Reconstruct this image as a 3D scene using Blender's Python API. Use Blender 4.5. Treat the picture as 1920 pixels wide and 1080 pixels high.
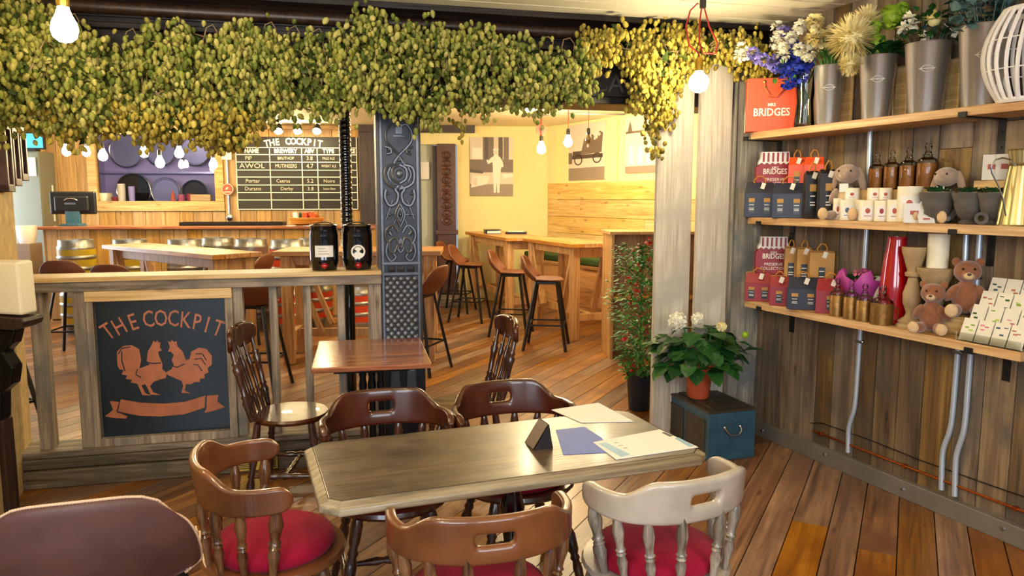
import bpy, math, random
from math import sin, cos, pi, radians as R, sqrt, atan2
from mathutils import Vector, Matrix
sc = bpy.context.scene
COL = sc.collection
for o in list(bpy.data.objects): bpy.data.objects.remove(o)

# ------------------------------------------------ camera
FOC, CAMH, TH = 1400.0, 1.6, math.atan(168/1400.0)
cd = bpy.data.cameras.new('camera'); cam = bpy.data.objects.new('camera', cd); COL.objects.link(cam)
cam.location = (0, 0, CAMH); cam.rotation_euler = (pi/2-TH, 0, 0)
cd.sensor_width = 36; cd.lens = FOC/1920*36; cd.clip_start = .05
sc.camera = cam
# ------------------------------------------------ exposure, world
vs = sc.view_settings; vs.view_transform = 'Standard'; vs.look = 'None'; vs.gamma = 1; vs.use_curve_mapping = False
vs.exposure = 0.64
sc.cycles.max_bounces = 6; sc.cycles.diffuse_bounces = 4; sc.cycles.glossy_bounces = 3
sc.cycles.transmission_bounces = 5; sc.cycles.transparent_max_bounces = 8
sc.cycles.caustics_reflective = False; sc.cycles.caustics_refractive = False
sc.cycles.sample_clamp_indirect = 4
wd = bpy.data.worlds.new('world'); sc.world = wd; wd.use_nodes = True
wd.node_tree.nodes['Background'].inputs[0].default_value = (.72, .84, 1, 1)
wd.node_tree.nodes['Background'].inputs[1].default_value = .30

def area(name, loc, rot, size, power, color, sy=None):
    l = bpy.data.lights.new(name, 'AREA'); l.energy = power; l.color = color; l.shape = 'RECTANGLE'
    l.size = size; l.size_y = sy or size
    o = bpy.data.objects.new(name, l); COL.objects.link(o); o.location = loc; o.rotation_euler = rot
    return o
# daylight through the front windows behind the camera, and the door glass on the left of the back room
area('window_daylight', (-1.2, -2.6, 1.9), (R(82), 0, R(-8)), 2.4, 80, (.78, .88, 1), 1.5)
area('window_daylight', (1.7, -1.8, 1.9), (R(80), 0, R(18)), 1.6, 46, (.82, .9, 1), 1.5)
area('street_door_daylight', (-8.15, 9.5, 1.4), (R(90), 0, R(-90)), 1.8, 55, (.85, .92, 1), 2.0)

def lamp(loc, power, color=(1, .82, .52), r=.05):
    l = bpy.data.lights.new('fill_lamp', 'POINT'); l.energy = power; l.color = color; l.shadow_soft_size = r
    o = bpy.data.objects.new('fill_lamp', l); COL.objects.link(o); o.location = loc
# added unseen fill lights brightening the front ceiling, no bulbs modelled
lamp((-.9, .3, 2.2), 30); lamp((1.3, 1.0, 2.25), 22); lamp((-.6, 2.4, 2.3), 16)
# more added fill lights, for the back room, without bulbs
lamp((.9, 7.4, 2.4), 30, (1, .86, .6)); lamp((-2.6, 7.6, 2.4), 36, (1, .86, .6))

# ------------------------------------------------ frames: a pixel meets a real plane
def ray(px, py):
    dx = (px-960)/FOC; dy = (540-py)/FOC
    return Vector((dx, cos(TH)+dy*sin(TH), -sin(TH)+dy*cos(TH)))
def atZ(px, py, z):
    r = ray(px, py); return r*((z-CAMH)/r.z)+Vector((0, 0, CAMH))
def atY(px, py, y):
    r = ray(px, py); return r*(y/r.y)+Vector((0, 0, CAMH))
class Frame:
    def __init__(s, ox, oy, deg):
        s.o = Vector((ox, oy, 0)); s.a = R(deg); s.u = Vector((cos(s.a), sin(s.a), 0)); s.n = Vector((-sin(s.a), cos(s.a), 0))
    def hit(s, px, py, v=0):
        r = ray(px, py); t = (s.n.dot(s.o)+v)/s.n.dot(r); p = r*t
        return (p-s.o).dot(s.u), p.z+CAMH
    def w(s, u, v=0, z=0): return s.o+s.u*u+s.n*v+Vector((0, 0, z))
    def at(s, px, py, v=0):
        u, z = s.hit(px, py, v); return s.w(u, v, z)
PT = Frame(-2.81, 3.97, 14)      # the low partition, column and beam
WR = Frame(1.68, 5.0, -68)       # right wall: u runs towards the camera, -v out into the room
BK = Frame(0, 11.7, 4)           # bar wall and yellow far wall
BN = Frame(.6, 11.75, -61.5)     # wall behind the bench
WL = Frame(-2.62, 4.3, -68)      # left wall

# ------------------------------------------------ materials
MATS = {}
def node_mat(name):
    m = bpy.data.materials.new(name); m.use_nodes = True; MATS[name] = m
    nt = m.node_tree; return m, nt, nt.nodes, nt.links, nt.nodes['Principled BSDF']
def c4(c): return (c[0], c[1], c[2], 1)
def hexc(h):
    v = [int(h[i:i+2], 16)/255 for i in (0, 2, 4)]
    return tuple(x/12.92 if x <= .04045 else ((x+.055)/1.055)**2.4 for x in v)
def plain(name, col, rough=.5, metal=0, emit=0, spec=.5, noise=0, nscale=30, bump=0, coat=0, alpha=1, trans=0, sheen=0):
    m, nt, N, L, b = node_mat(name)
    col = hexc(col) if isinstance(col, str) else col
    b.inputs['Base Color'].default_value = c4(col); b.inputs['Roughness'].default_value = rough
    b.inputs['Metallic'].default_value = metal; b.inputs['Specular IOR Level'].default_value = spec
    b.inputs['Coat Weight'].default_value = coat; b.inputs['Transmission Weight'].default_value = trans
    b.inputs['Sheen Weight'].default_value = sheen
    if emit: b.inputs['Emission Color'].default_value = c4(col); b.inputs['Emission Strength'].default_value = emit
    if noise or bump:
        tc = N.new('ShaderNodeTexCoord'); n = N.new('ShaderNodeTexNoise'); n.inputs['Scale'].default_value = nscale
        n.inputs['Detail'].default_value = 5; L.new(tc.outputs['Object'], n.inputs['Vector'])
        if noise:
            r = N.new('ShaderNodeValToRGB'); r.color_ramp.elements[0].position = .3; r.color_ramp.elements[1].position = .7
            r.color_ramp.elements[0].color = c4([max(0, x*(1-noise)) for x in col]); r.color_ramp.elements[1].color = c4([min(1, x*(1+noise*.8)) for x in col])
            L.new(n.outputs[0], r.inputs[0]); L.new(r.outputs[0], b.inputs['Base Color'])
        if bump:
            bp = N.new('ShaderNodeBump'); bp.inputs['Strength'].default_value = bump; bp.inputs['Distance'].default_value = .004
            L.new(n.outputs[0], bp.inputs['Height']); L.new(bp.outputs[0], b.inputs['Normal'])
    return m
def wood(name, cols, axis=0, scale=1.0, rough=.5, bump=.3, island=.25, coat=0, stain=None, knots=True, spec=.5):
    """cols: dark, mid, light; grain runs along local axis; every loose board gets its own tone"""
    m, nt, N, L, b = node_mat(name)
    cols = [hexc(c) if isinstance(c, str) else c for c in cols]
    tc = N.new('ShaderNodeTexCoord'); geo = N.new('ShaderNodeNewGeometry')
    off = N.new('ShaderNodeVectorMath'); off.operation = 'MULTIPLY_ADD'
    comb = N.new('ShaderNodeCombineXYZ')
    for i in range(3): L.new(geo.outputs['Random Per Island'], comb.inputs[i])
    L.new(comb.outputs[0], off.inputs[0]); off.inputs[1].default_value = (37, 19, 53); L.new(tc.outputs['Object'], off.inputs[2])
    mp = N.new('ShaderNodeMapping'); s = [14*scale]*3; s[axis] = .9*scale; mp.inputs['Scale'].default_value = s
    L.new(off.outputs[0], mp.inputs['Vector'])
    n = N.new('ShaderNodeTexNoise'); n.inputs['Scale'].default_value = 1.6; n.inputs['Detail'].default_value = 7; n.inputs['Roughness'].default_value = .62; n.inputs['Distortion'].default_value = 1.1
    L.new(mp.outputs[0], n.inputs['Vector'])
    ramp = N.new('ShaderNodeValToRGB'); e = ramp.color_ramp.elements
    e[0].position = .3; e[0].color = c4(cols[0]); e[1].position = .68; e[1].color = c4(cols[2])
    k = e.new(.48); k.color = c4(cols[1])
    L.new(n.outputs[0], ramp.inputs[0])
    col = ramp.outputs[0]
    # fine fibres
    mp2 = N.new('ShaderNodeMapping'); s2 = [90*scale]*3; s2[axis] = 3*scale; mp2.inputs['Scale'].default_value = s2
    L.new(off.outputs[0], mp2.inputs['Vector'])
    n2 = N.new('ShaderNodeTexNoise'); n2.inputs['Scale'].default_value = 1.3; n2.inputs['Detail'].default_value = 4; L.new(mp2.outputs[0], n2.inputs['Vector'])
    r2 = N.new('ShaderNodeValToRGB'); r2.color_ramp.elements[0].position = .33; r2.color_ramp.elements[0].color = (.68, .64, .60, 1); r2.color_ramp.elements[1].position = .6; r2.color_ramp.elements[1].color = (1, 1, 1, 1)
    L.new(n2.outputs[0], r2.inputs[0])
    mx = N.new('ShaderNodeMix'); mx.data_type = 'RGBA'; mx.blend_type = 'MULTIPLY'; mx.inputs[0].default_value = .8
    L.new(col, mx.inputs[6]); L.new(r2.outputs[0], mx.inputs[7]); col = mx.outputs[2]
    if knots:
        mp3 = N.new('ShaderNodeMapping'); s3 = [9]*3; s3[axis] = 2.6; mp3.inputs['Scale'].default_value = s3; L.new(off.outputs[0], mp3.inputs['Vector'])
        v = N.new('ShaderNodeTexVoronoi'); v.inputs['Scale'].default_value = 1; L.new(mp3.outputs[0], v.inputs['Vector'])
        r3 = N.new('ShaderNodeValToRGB'); r3.color_ramp.elements[0].position = .03; r3.color_ramp.elements[0].color = (.25, .18, .13, 1); r3.color_ramp.elements[1].position = .16; r3.color_ramp.elements[1].color = (1, 1, 1, 1)
        L.new(v.outputs['Distance'], r3.inputs[0])
        m3 = N.new('ShaderNodeMix'); m3.data_type = 'RGBA'; m3.blend_type = 'MULTIPLY'; m3.inputs[0].default_value = .75
        L.new(col, m3.inputs[6]); L.new(r3.outputs[0], m3.inputs[7]); col = m3.outputs[2]
    if stain:
        n4 = N.new('ShaderNodeTexNoise'); n4.inputs['Scale'].default_value = stain[1]; n4.inputs['Detail'].default_value = 6; L.new(off.outputs[0], n4.inputs['Vector'])
        r4 = N.new('ShaderNodeValToRGB'); r4.color_ramp.elements[0].position = .5; r4.color_ramp.elements[0].color = (0, 0, 0, 1); r4.color_ramp.elements[1].position = .66; r4.color_ramp.elements[1].color = (1, 1, 1, 1)
        L.new(n4.outputs[0], r4.inputs[0])
        m4 = N.new('ShaderNodeMix'); m4.data_type = 'RGBA'; L.new(r4.outputs[0], m4.inputs[0]); L.new(col, m4.inputs[6]); m4.inputs[7].default_value = c4(hexc(stain[0])); col = m4.outputs[2]
    # board to board tone
    hs = N.new('ShaderNodeHueSaturation')
    mr = N.new('ShaderNodeMapRange'); mr.inputs[3].default_value = 1-island; mr.inputs[4].default_value = 1+island
    L.new(geo.outputs['Random Per Island'], mr.inputs[0]); L.new(mr.outputs[0], hs.inputs['Value'])
    ml = N.new('ShaderNodeMath'); ml.operation = 'MULTIPLY'; ml.inputs[1].default_value = 7.31; L.new(geo.outputs['Random Per Island'], ml.inputs[0])
    fr = N.new('ShaderNodeMath'); fr.operation = 'FRACT'; L.new(ml.outputs[0], fr.inputs[0])
    mr2 = N.new('ShaderNodeMapRange'); mr2.inputs[3].default_value = 1-island*.9; mr2.inputs[4].default_value = 1+island*.5
    L.new(fr.outputs[0], mr2.inputs[0]); L.new(mr2.outputs[0], hs.inputs['Saturation'])
    L.new(col, hs.inputs['Color']); L.new(hs.outputs[0], b.inputs['Base Color'])
    b.inputs['Roughness'].default_value = rough; b.inputs['Coat Weight'].default_value = coat; b.inputs['Coat Roughness'].default_value = .15
    b.inputs['Specular IOR Level'].default_value = spec
    bp = N.new('ShaderNodeBump'); bp.inputs['Strength'].default_value = bump; bp.inputs['Distance'].default_value = .003
    ad = N.new('ShaderNodeMath'); ad.operation = 'ADD'; L.new(n.outputs[0], ad.inputs[0]); L.new(n2.outputs[0], ad.inputs[1])
    L.new(ad.outputs[0], bp.inputs['Height']); L.new(bp.outputs[0], b.inputs['Normal'])
    return m
def varied(name, stops, rough=.6, spec=.3, sheen=0, sss=0):
    """each loose piece takes its own colour from the ramp"""
    m, nt, N, L, b = node_mat(name)
    g = N.new('ShaderNodeNewGeometry'); r = N.new('ShaderNodeValToRGB'); r.color_ramp.interpolation = 'LINEAR'
    st = [hexc(s) for s in stops]; e = r.color_ramp.elements
    e[0].color = c4(st[0]); e[1].color = c4(st[-1])
    for i in range(1, len(st)-1):
        k = e.new(i/(len(st)-1)); k.color = c4(st[i])
    L.new(g.outputs['Random Per Island'], r.inputs[0]); L.new(r.outputs[0], b.inputs['Base Color'])
    b.inputs['Roughness'].default_value = rough; b.inputs['Specular IOR Level'].default_value = spec
    b.inputs['Sheen Weight'].default_value = sheen
    return m
def glass(name, col=(1, 1, 1), rough=.02, ior=1.45, mixt=.0):
    m, nt, N, L, b = node_mat(name)
    t = N.new('ShaderNodeBsdfTransparent'); t.inputs[0].default_value = c4(col)
    g = N.new('ShaderNodeBsdfGlossy'); g.inputs['Roughness'].default_value = rough
    f = N.new('ShaderNodeFresnel'); f.inputs[0].default_value = ior
    a = N.new('ShaderNodeMath'); a.operation = 'ADD'; a.inputs[1].default_value = mixt; L.new(f.outputs[0], a.inputs[0])
    mx = N.new('ShaderNodeMixShader'); L.new(a.outputs[0], mx.inputs[0]); L.new(t.outputs[0], mx.inputs[1]); L.new(g.outputs[0], mx.inputs[2])
    L.new(mx.outputs[0], N['Material Output'].inputs[0])
    return m

M = MATS
wood('floor_wood', ('583820', '8a5c32', 'a97a44'), 0, .6, .38, .35, .34, coat=.08, stain=('6a4024', 1.6))
wood('wall_planks', ('3e3022', '735a3c', '957c52'), 2, .6, .62, .5, .38, stain=('5a4f40', 4))
wood('bar_planks', ('a0763a', 'bb904c', 'd0a866'), 2, .45, .5, .3, .2)
wood('hatch_pine', ('a87c3c', 'd0a862', 'e4c486'), 0, .7, .5, .2, .1)
wood('pine', ('c2924a', 'dcb266', 'eccb8a'), 0, .7, .45, .25, .12)
wood('pine_z', ('9c682c', 'cf9850', 'e2b670'), 2, .7, .45, .25, .14)
wood('pine_table', ('98602a', 'c98d46', 'dea862'), 0, .7, .35, .2, .16, coat=.15)
wood('shelf_pine', ('a06d34', 'd2a162', 'e4bd80'), 0, .8, .5, .25, .1)
wood('grey_wood', ('4c4036', '83735f', 'ab9b84'), 0, .9, .7, .6, .2, stain=('6c655c', 4))
wood('grey_wood_z', ('5a4b3c', '91806a', 'b5a68e'), 2, .9, .7, .6, .2, stain=('72706a', 4))
wood('post_wood', ('b3a792', 'd3c9b4', 'e6decd'), 2, .7, .7, .6, .1, stain=('bdb5a4', 3))
wood('end_wood', ('5b544a', '8f8778', 'aba392'), 2, .8, .75, .7, .2, stain=('63686a', 4))
wood('plinth_wood', ('3d2f22', '62523a', '84725a'), 0, 1, .7, .6, .3, stain=('4d4730', 5))
wood('table_wood', ('1c130b', '40301d', '634c30'), 0, .9, .36, .4, .1, coat=.08, stain=('574832', 9), knots=False)
wood('table_edge', ('55483a', '877962', 'a59a82'), 0, 1, .32, .2, .1, knots=False)
plain('chair_wood', '6b3f22', .3, noise=.35, nscale=7, coat=.4)
plain('chair_wood_dark', '431e0f', .26, noise=.35, nscale=7, coat=.4)
plain('chair_wood_pale', 'aa9f90', .3, noise=.2, nscale=9, coat=.5)  # cool daylight reflection put into the pale grey colour
wood('turned_dark', ('1c0d08', '3c2015', '59341f'), 2, 1.2, .2, .06, .08, coat=.6, knots=False)
wood('turned_mid', ('321c10', '624026', '86603a'), 2, 1.2, .22, .06, .08, coat=.5, knots=False)
wood('turned_pale', ('4a4238', '847a6c', 'aca290'), 2, 1.2, .25, .06, .08, coat=.4, knots=False)
wood('mahogany', ('74340f', 'a85c26', 'c27a38'), 0, .9, .2, .06, .18, coat=.4, knots=False)
wood('dark_oak', ('1c120d', '33221a', '463227'), 2, 1, .4, .3, .1, knots=False)
wood('dark_beam', ('120d0b', '231a17', '30251f'), 0, 1, .42, .3, .1, knots=False, spec=.3)
plain('cream_board', 'f3ead0', .45, noise=.05, nscale=3)
plain('ceiling_cream', 'ebe0b8', .6, noise=.04, nscale=2)
plain('yellow_wall', 'eddf9e', .7, noise=.04, nscale=2)
plain('white_wall', 'e2dccb', .7, noise=.07, nscale=6, bump=.2)
plain('steel_board', '8d877c', .4, .5, noise=.15, nscale=5)
plain('steel', 'b9bcc2', .22, 1, noise=.06, nscale=20)
plain('bucket_metal', 'b4b1ac', .28, .8)
plain('galv', 'c3cfdb', .3, .45)
plain('copper', 'b4602c', .3, .9)
plain('brass', 'c9a548', .3, 1)
plain('black_metal', '121214', .4, .2)
plain('black_iron', '0e0f12', .3, .4, bump=.3, nscale=60)
plain('cast_iron', '2e3138', .38, .55, noise=.25, nscale=9, bump=.25)
plain('cast_iron_high', '5c6068', .35, .6, noise=.3, nscale=9)
plain('black_gloss', '08080a', .08, coat=.6)
plain('black_plastic', '141416', .35)
plain('board_black', '1d1a17', .6, noise=.15, nscale=8)
plain('sign_navy_sheen', '10222f', .3, noise=.25, nscale=4, coat=.15)  # blue-teal sheen put into the dark base colour
plain('sign_copper', 'b06a48', .45, noise=.15, nscale=12)
plain('chalk', 'cfc9b6', .9); plain('chalk_faint', '5b564c', .9)
plain('white_paint', 'f0ead8', .6)
plain('paper', 'eae6de', .7, spec=.2)
plain('paper_blue', '7fa9c4', .5)
plain('blue_card', '4a63b4', .6)
plain('paper_brown', '9c7a52', .6)
plain('red_fabric', '8e0a2c', .9, noise=.12, nscale=7, bump=.3, sheen=.05, spec=.2)
plain('leather', '4e302c', .55, noise=.22, nscale=11, bump=.12)
plain('stool_leather', '6e3c20', .5, noise=.12, nscale=9, bump=.1)
plain('stitch', 'c9a88c', .7)
plain('green_cushion', '2c4416', .9)
plain('terracotta', 'c65a34', .5, noise=.06)
plain('dark_pot', '1c2734', .5)
plain('chest_blue', '2f5468', .45, noise=.25, nscale=8, bump=.2)
plain('chest_brown', '3a3226', .5, noise=.25, nscale=6)
plain('orange_paper', 'e0501c', .45)
plain('red_paper', '8e1420', .45)
plain('navy_paper', '141a30', .45)
plain('black_paper', '1c1718', .45)
plain('kraft', 'b98a48', .7)
plain('rope', 'c8872e', .7)
plain('rope_orange', 'e2602c', .6)
plain('plush_grey', 'a58b76', .95, noise=.1, nscale=60, bump=.6, sheen=.5)
plain('plush_brown', '8a5534', .95, noise=.14, nscale=60, bump=.7, sheen=.5)
plain('plush_cream', 'd2b184', .95, noise=.08, nscale=60, bump=.5)
plain('eye_black', '0a0a0a', .15)
plain('cream_wax', 'eee4c6', .45)
plain('red_glaze', 'a00412', .1, coat=.8)
plain('stone_grey', '56504a', .8, noise=.2, nscale=20)
plain('gravel', 'a59c86', .9, noise=.3, nscale=80, bump=.8)
plain('wood_turned_pale', 'a48a62', .55, noise=.25, nscale=12)
plain('amber', 'a8651e', .5, noise=.4, nscale=120)
plain('bronze_sleeve', '8a6430', .4, .6, noise=.3, nscale=60)
plain('pink_wrap', 'b8479c', .5)
plain('white_cane', 'e6e0d8', .6)
plain('cable_red', 'a01418', .6)
plain('bulb_glow', (1, .80, .46), .3, emit=330)
plain('bulb_glow_front', (1, .84, .52), .3, emit=150)
plain('bulb_small', (1, .78, .42), .3, emit=150)
plain('bulb_off', '5c4e34', .1, .3)
plain('screen_blue', '3aa8e0', .3, emit=1.2)
plain('purple_wall', 'a9a2ec', .6); plain('pilaster_brown', '4a2a1c', .4, noise=.3, nscale=9)
plain('tray_blue', '9098dc', .3, .3)
plain('fridge', '848a80', .35, .5)
plain('keg_steel', 'a8a69e', .35, .9, noise=.1)
plain('keg_yellow', 'b89a18', .4)
plain('keg_red', 'c03c18', .4)
plain('sepia_dark', '4a3a30', .5)
plain('sepia_mid', '8d7b6a', .5)
plain('sepia_light', 'cfc4b2', .5)
plain('sepia_pale', 'e6dfd0', .5)
plain('sepia_shade', '6b5a4b', .5)
plain('sign_red', 'a8442e', .5)
plain('door_pale', 'c8cdb8', .5)
plain('stone_wall', 'c8b07a', .8, noise=.25, nscale=14, bump=1)
plain('leaf_dark', '1d4a22', .4)
plain('silver_tin', 'b5a878', .3, .9)
plain('purple_lamp', (.42, .38, 1), .5, emit=9)
varied('hops', ('4f5c1f', '7f8a38', 'b0ad56', '98923e', 'cbc06e', '69742e'), .7)
varied('hops_gold', ('8c7a2c', 'b09c3a', 'c8b24c', '8a7a30', 'd6c25e'), .7)
varied('hop_leaf', ('2c3f14', '4a5a20', '3a4c1a', '5c6428'), .65)
varied('leaf_green', ('183c18', '255420', '123418', '35682a', '1f4a24'), .4)
varied('leaf_fine', ('2a6424', '4a8a34', '387230', '68a040'), .5)
varied('leaf_blue', ('34504c', '55706c', '47605c', '2e4a44'), .5)
varied('leaf_lime', ('86a828', 'a8c43c', '6f9424', 'bcd04c'), .5)
varied('petal_red', ('b01a14', 'd8321c', 'c0241a', 'e04830'), .5)
varied('petal_white', ('f0ecd8', 'e6dfc0', 'f6f2e2'), .5)
varied('petal_cream', ('e8d890', 'f0e4b0', 'dcc878'), .5)
varied('petal_blue', ('20309a', '3044b8', '4656c8', '1a2880'), .5)
varied('petal_lilac', ('7a6cc0', '9a90d0', '6458b0'), .5)
varied('petal_pink', ('c86a86', 'e090a0', 'a8486c'), .5)
varied('card_paper', ('e9e2cf', 'f0ead9', 'e4dcc6', 'ece4d4'), .6)
glass('clear_glass', (.93, .95, .93), .02, 1.45)
glass('hatch_glass', (.97, .97, 1), .01, 1.45, .0)
glass('bulb_glass', (.95, .85, .6), .02, 1.4, .05)

# ------------------------------------------------ mesh builder
def rotm(rx=0, ry=0, rz=0): return Matrix.Rotation(rz, 4, 'Z') @ Matrix.Rotation(ry, 4, 'Y') @ Matrix.Rotation(rx, 4, 'X')
def frame_to(p0, p1):
    d = (Vector(p1)-Vector(p0)); z = d.normalized(); return z.to_track_quat('Z', 'Y').to_matrix().to_4x4(), d.length
class MB:
    def __init__(s): s.v = []; s.f = []; s.m = []; s.T = None; s.mi = 0
    def add(s, vs, fs, T=None):
        b = len(s.v)
        if T is not None: vs = [T @ Vector(p) for p in vs]
        if s.T is not None: vs = [s.T @ Vector(p) for p in vs]
        s.v.extend([tuple(p) for p in vs]); s.f.extend([tuple(b+i for i in f) for f in fs]); s.m.extend([s.mi]*len(fs)); return s
    def box(s, x0, x1, y0, y1, z0, z1, T=None):
        v = [(x, y, z) for x in (x0, x1) for y in (y0, y1) for z in (z0, z1)]
        return s.add(v, [(0, 1, 3, 2), (4, 6, 7, 5), (0, 4, 5, 1), (2, 3, 7, 6), (0, 2, 6, 4), (1, 5, 7, 3)], T)
    def cbox(s, c, d, T=None, rz=0):
        t = Matrix.Translation(c) @ rotm(rz=rz)
        if T is not None: t = T @ t
        return s.box(-d[0]/2, d[0]/2, -d[1]/2, d[1]/2, -d[2]/2, d[2]/2, t)
    def bar(s, p0, p1, w, h=None, up=(0, 0, 1)):
        """square bar from p0 to p1"""
        h = h or w; p0 = Vector(p0); p1 = Vector(p1); z = (p1-p0).normalized(); up = Vector(up)
        if abs(z.dot(up)) > .98: up = Vector((0, 1, 0))
        x = up.cross(z).normalized(); y = z.cross(x)
        v = [p+x*a*w/2+y*b*h/2 for p in (p0, p1) for a in (-1, 1) for b in (-1, 1)]
        return s.add(v, [(0, 2, 3, 1), (4, 5, 7, 6), (0, 1, 5, 4), (2, 6, 7, 3), (0, 4, 6, 2), (1, 3, 7, 5)])
    def lathe(s, prof, n=20, T=None, cap=True):
        """prof: list of (radius, z)"""
        v = [(r*cos(2*pi*i/n), r*sin(2*pi*i/n), z) for r, z in prof for i in range(n)]
        f = [(j*n+i, j*n+(i+1) % n, (j+1)*n+(i+1) % n, (j+1)*n+i) for j in range(len(prof)-1) for i in range(n)]
        if cap: f += [tuple(reversed(range(n))), tuple(range((len(prof)-1)*n, len(prof)*n))]
        return s.add(v, f, T)
    def cyl(s, p0, p1, r0, r1=None, n=12):
        m, L = frame_to(p0, p1); return s.lathe([(r0, 0), (r0 if r1 is None else r1, L)], n, Matrix.Translation(p0) @ m)
    def turned(s, p0, p1, prof, n=12):
        """prof: (t 0..1, radius)"""
        m, L = frame_to(p0, p1); return s.lathe([(r, t*L) for t, r in prof], n, Matrix.Translation(p0) @ m)
    def tube(s, pts, r, n=8, closed=False):
        pts = [Vector(p) for p in pts]; k = len(pts); v = []; up = None
        for i, p in enumerate(pts):
            a = pts[(i-1) % k] if (closed or i > 0) else p; b = pts[(i+1) % k] if (closed or i < k-1) else p
            d = (b-a).normalized()
            if up is None: up = Vector((0, 0, 1)) if abs(d.z) < .9 else Vector((1, 0, 0))
            x = up.cross(d).normalized(); y = d.cross(x); up = y
            rr = r[i] if isinstance(r, (list, tuple)) else r
            v += [p+x*cos(2*pi*j/n)*rr+y*sin(2*pi*j/n)*rr for j in range(n)]
        e = k if closed else k-1
        f = [(i*n+j, i*n+(j+1) % n, ((i+1) % k)*n+(j+1) % n, ((i+1) % k)*n+j) for i in range(e) for j in range(n)]
        if not closed: f += [tuple(reversed(range(n))), tuple(range((k-1)*n, k*n))]
        return s.add(v, f)
    def ball(s, c, r, n=12, m=8, T=None):
        if not isinstance(r, (list, tuple)): r = (r, r, r)
        v = [(0, 0, -r[2])]+[(r[0]*cos(2*pi*i/n)*sin(pi*j/m), r[1]*sin(2*pi*i/n)*sin(pi*j/m), -r[2]*cos(pi*j/m)) for j in range(1, m) for i in range(n)]+[(0, 0, r[2])]
        f = [(0, 1+(i+1) % n, 1+i) for i in range(n)]
        f += [(1+j*n+i, 1+j*n+(i+1) % n, 1+(j+1)*n+(i+1) % n, 1+(j+1)*n+i) for j in range(m-2) for i in range(n)]
        q = 1+(m-2)*n; f += [(q+i, q+(i+1) % n, q+n) for i in range(n)]
        t = Matrix.Translation(c)
        if T is not None: t = t @ T
        return s.add(v, f, t)
    def prism(s, pts, d0, d1, plane='xz'):
        """extrude a 2-D outline; plane xz (extrude y), xy (extrude z), yz (extrude x)"""
        n = len(pts)
        def P(a, b, d): return {'xz': (a, d, b), 'xy': (a, b, d), 'yz': (d, a, b)}[plane]
        v = [P(a, b, d0) for a, b in pts]+[P(a, b, d1) for a, b in pts]
        f = [tuple(range(n)), tuple(reversed(range(n, 2*n)))]+[(i, n+i, n+(i+1) % n, (i+1) % n) for i in range(n)]
        return s.add(v, f)
    def grid(s, fn, nu, nv, T=None):
        v = [fn(i/(nu-1), j/(nv-1)) for j in range(nv) for i in range(nu)]
        f = [(j*nu+i, j*nu+i+1, (j+1)*nu+i+1, (j+1)*nu+i) for j in range(nv-1) for i in range(nu-1)]
        return s.add(v, f, T)
    def leaf(s, p, d, up, L, w, fold=.15):
        """pointed leaf from p along d"""
        d = Vector(d).normalized(); up = Vector(up); x = d.cross(up)
        if x.length < 1e-3: x = d.cross(Vector((1, 0, .1)))
        x.normalize(); u = x.cross(d); p = Vector(p)
        v = [p, p+d*L*.35+x*w*.5+u*fold*w, p+d*L*.42, p+d*L*.35-x*w*.5+u*fold*w, p+d*L*.75+x*w*.33-u*fold*w*.5, p+d*L*.78-u*fold*w*.9, p+d*L*.75-x*w*.33-u*fold*w*.5, p+d*L-u*fold*w*2]
        return s.add(v, [(0, 1, 2), (0, 2, 3), (1, 4, 5, 2), (2, 5, 6, 3), (4, 7, 5), (5, 7, 6)])

def finish(name, mb, mat, parent=None, bevel=0, smooth=None, sub=0, solid=0, angle=35):
    me = bpy.data.meshes.new(name); me.from_pydata(mb.v, [], mb.f); me.update()
    mats = mat if isinstance(mat, (list, tuple)) else [mat]
    for q in mats: me.materials.append(M[q])
    if len(mats) > 1: me.polygons.foreach_set('material_index', mb.m)
    o = bpy.data.objects.new(name, me); COL.objects.link(o)
    if parent is not None: o.parent = parent
    if smooth or sub:
        me.polygons.foreach_set('use_smooth', [True]*len(me.polygons))
        if not sub:
            try: me.set_sharp_from_angle(angle=R(angle))
            except Exception: pass
    if solid:
        q = o.modifiers.new('solid', 'SOLIDIFY'); q.thickness = solid; q.offset = 0
    if bevel:
        q = o.modifiers.new('bevel', 'BEVEL'); q.width = bevel; q.segments = 2; q.limit_method = 'ANGLE'; q.angle_limit = R(40)
    if sub:
        q = o.modifiers.new('sub', 'SUBSURF'); q.levels = sub; q.render_levels = sub
    return o
def tag(o, label, cat, group=None, kind=None):
    if label: o['label'] = label
    if cat: o['category'] = cat
    if group: o['group'] = group
    if kind: o['kind'] = kind
    return o
def thing(name, label, cat, loc=(0, 0, 0), rz=0, group=None):
    o = bpy.data.objects.new(name, None); COL.objects.link(o); o.empty_display_size = .1
    o.location = loc; o.rotation_euler = (0, 0, rz); return tag(o, label, cat, group)
def place(o, loc, rz=0): o.location = loc; o.rotation_euler = (0, 0, rz); return o
def struct(name, mb, mat, loc=(0, 0, 0), rz=0, **k):
    o = finish(name, mb, mat, **k); place(o, loc, rz); o['kind'] = 'structure'; return o
def single(name, mb, mat, label, cat, loc=(0, 0, 0), rz=0, group=None, **k):
    o = finish(name, mb, mat, **k); place(o, loc, rz); return tag(o, label, cat, group)
KIDS = {}
def dup(root, loc, rz, label, group=None, scale=None):
    r = root.copy(); COL.objects.link(r); place(r, loc, rz); r['label'] = label
    if group: r['group'] = group
    if scale: r.scale = (scale,)*3
    for ch in [o for o in bpy.data.objects if o.parent == root]:
        c = ch.copy(); COL.objects.link(c); c.parent = r
        for g in [o for o in bpy.data.objects if o.parent == ch]:
            d = g.copy(); COL.objects.link(d); d.parent = c
    return r
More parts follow.
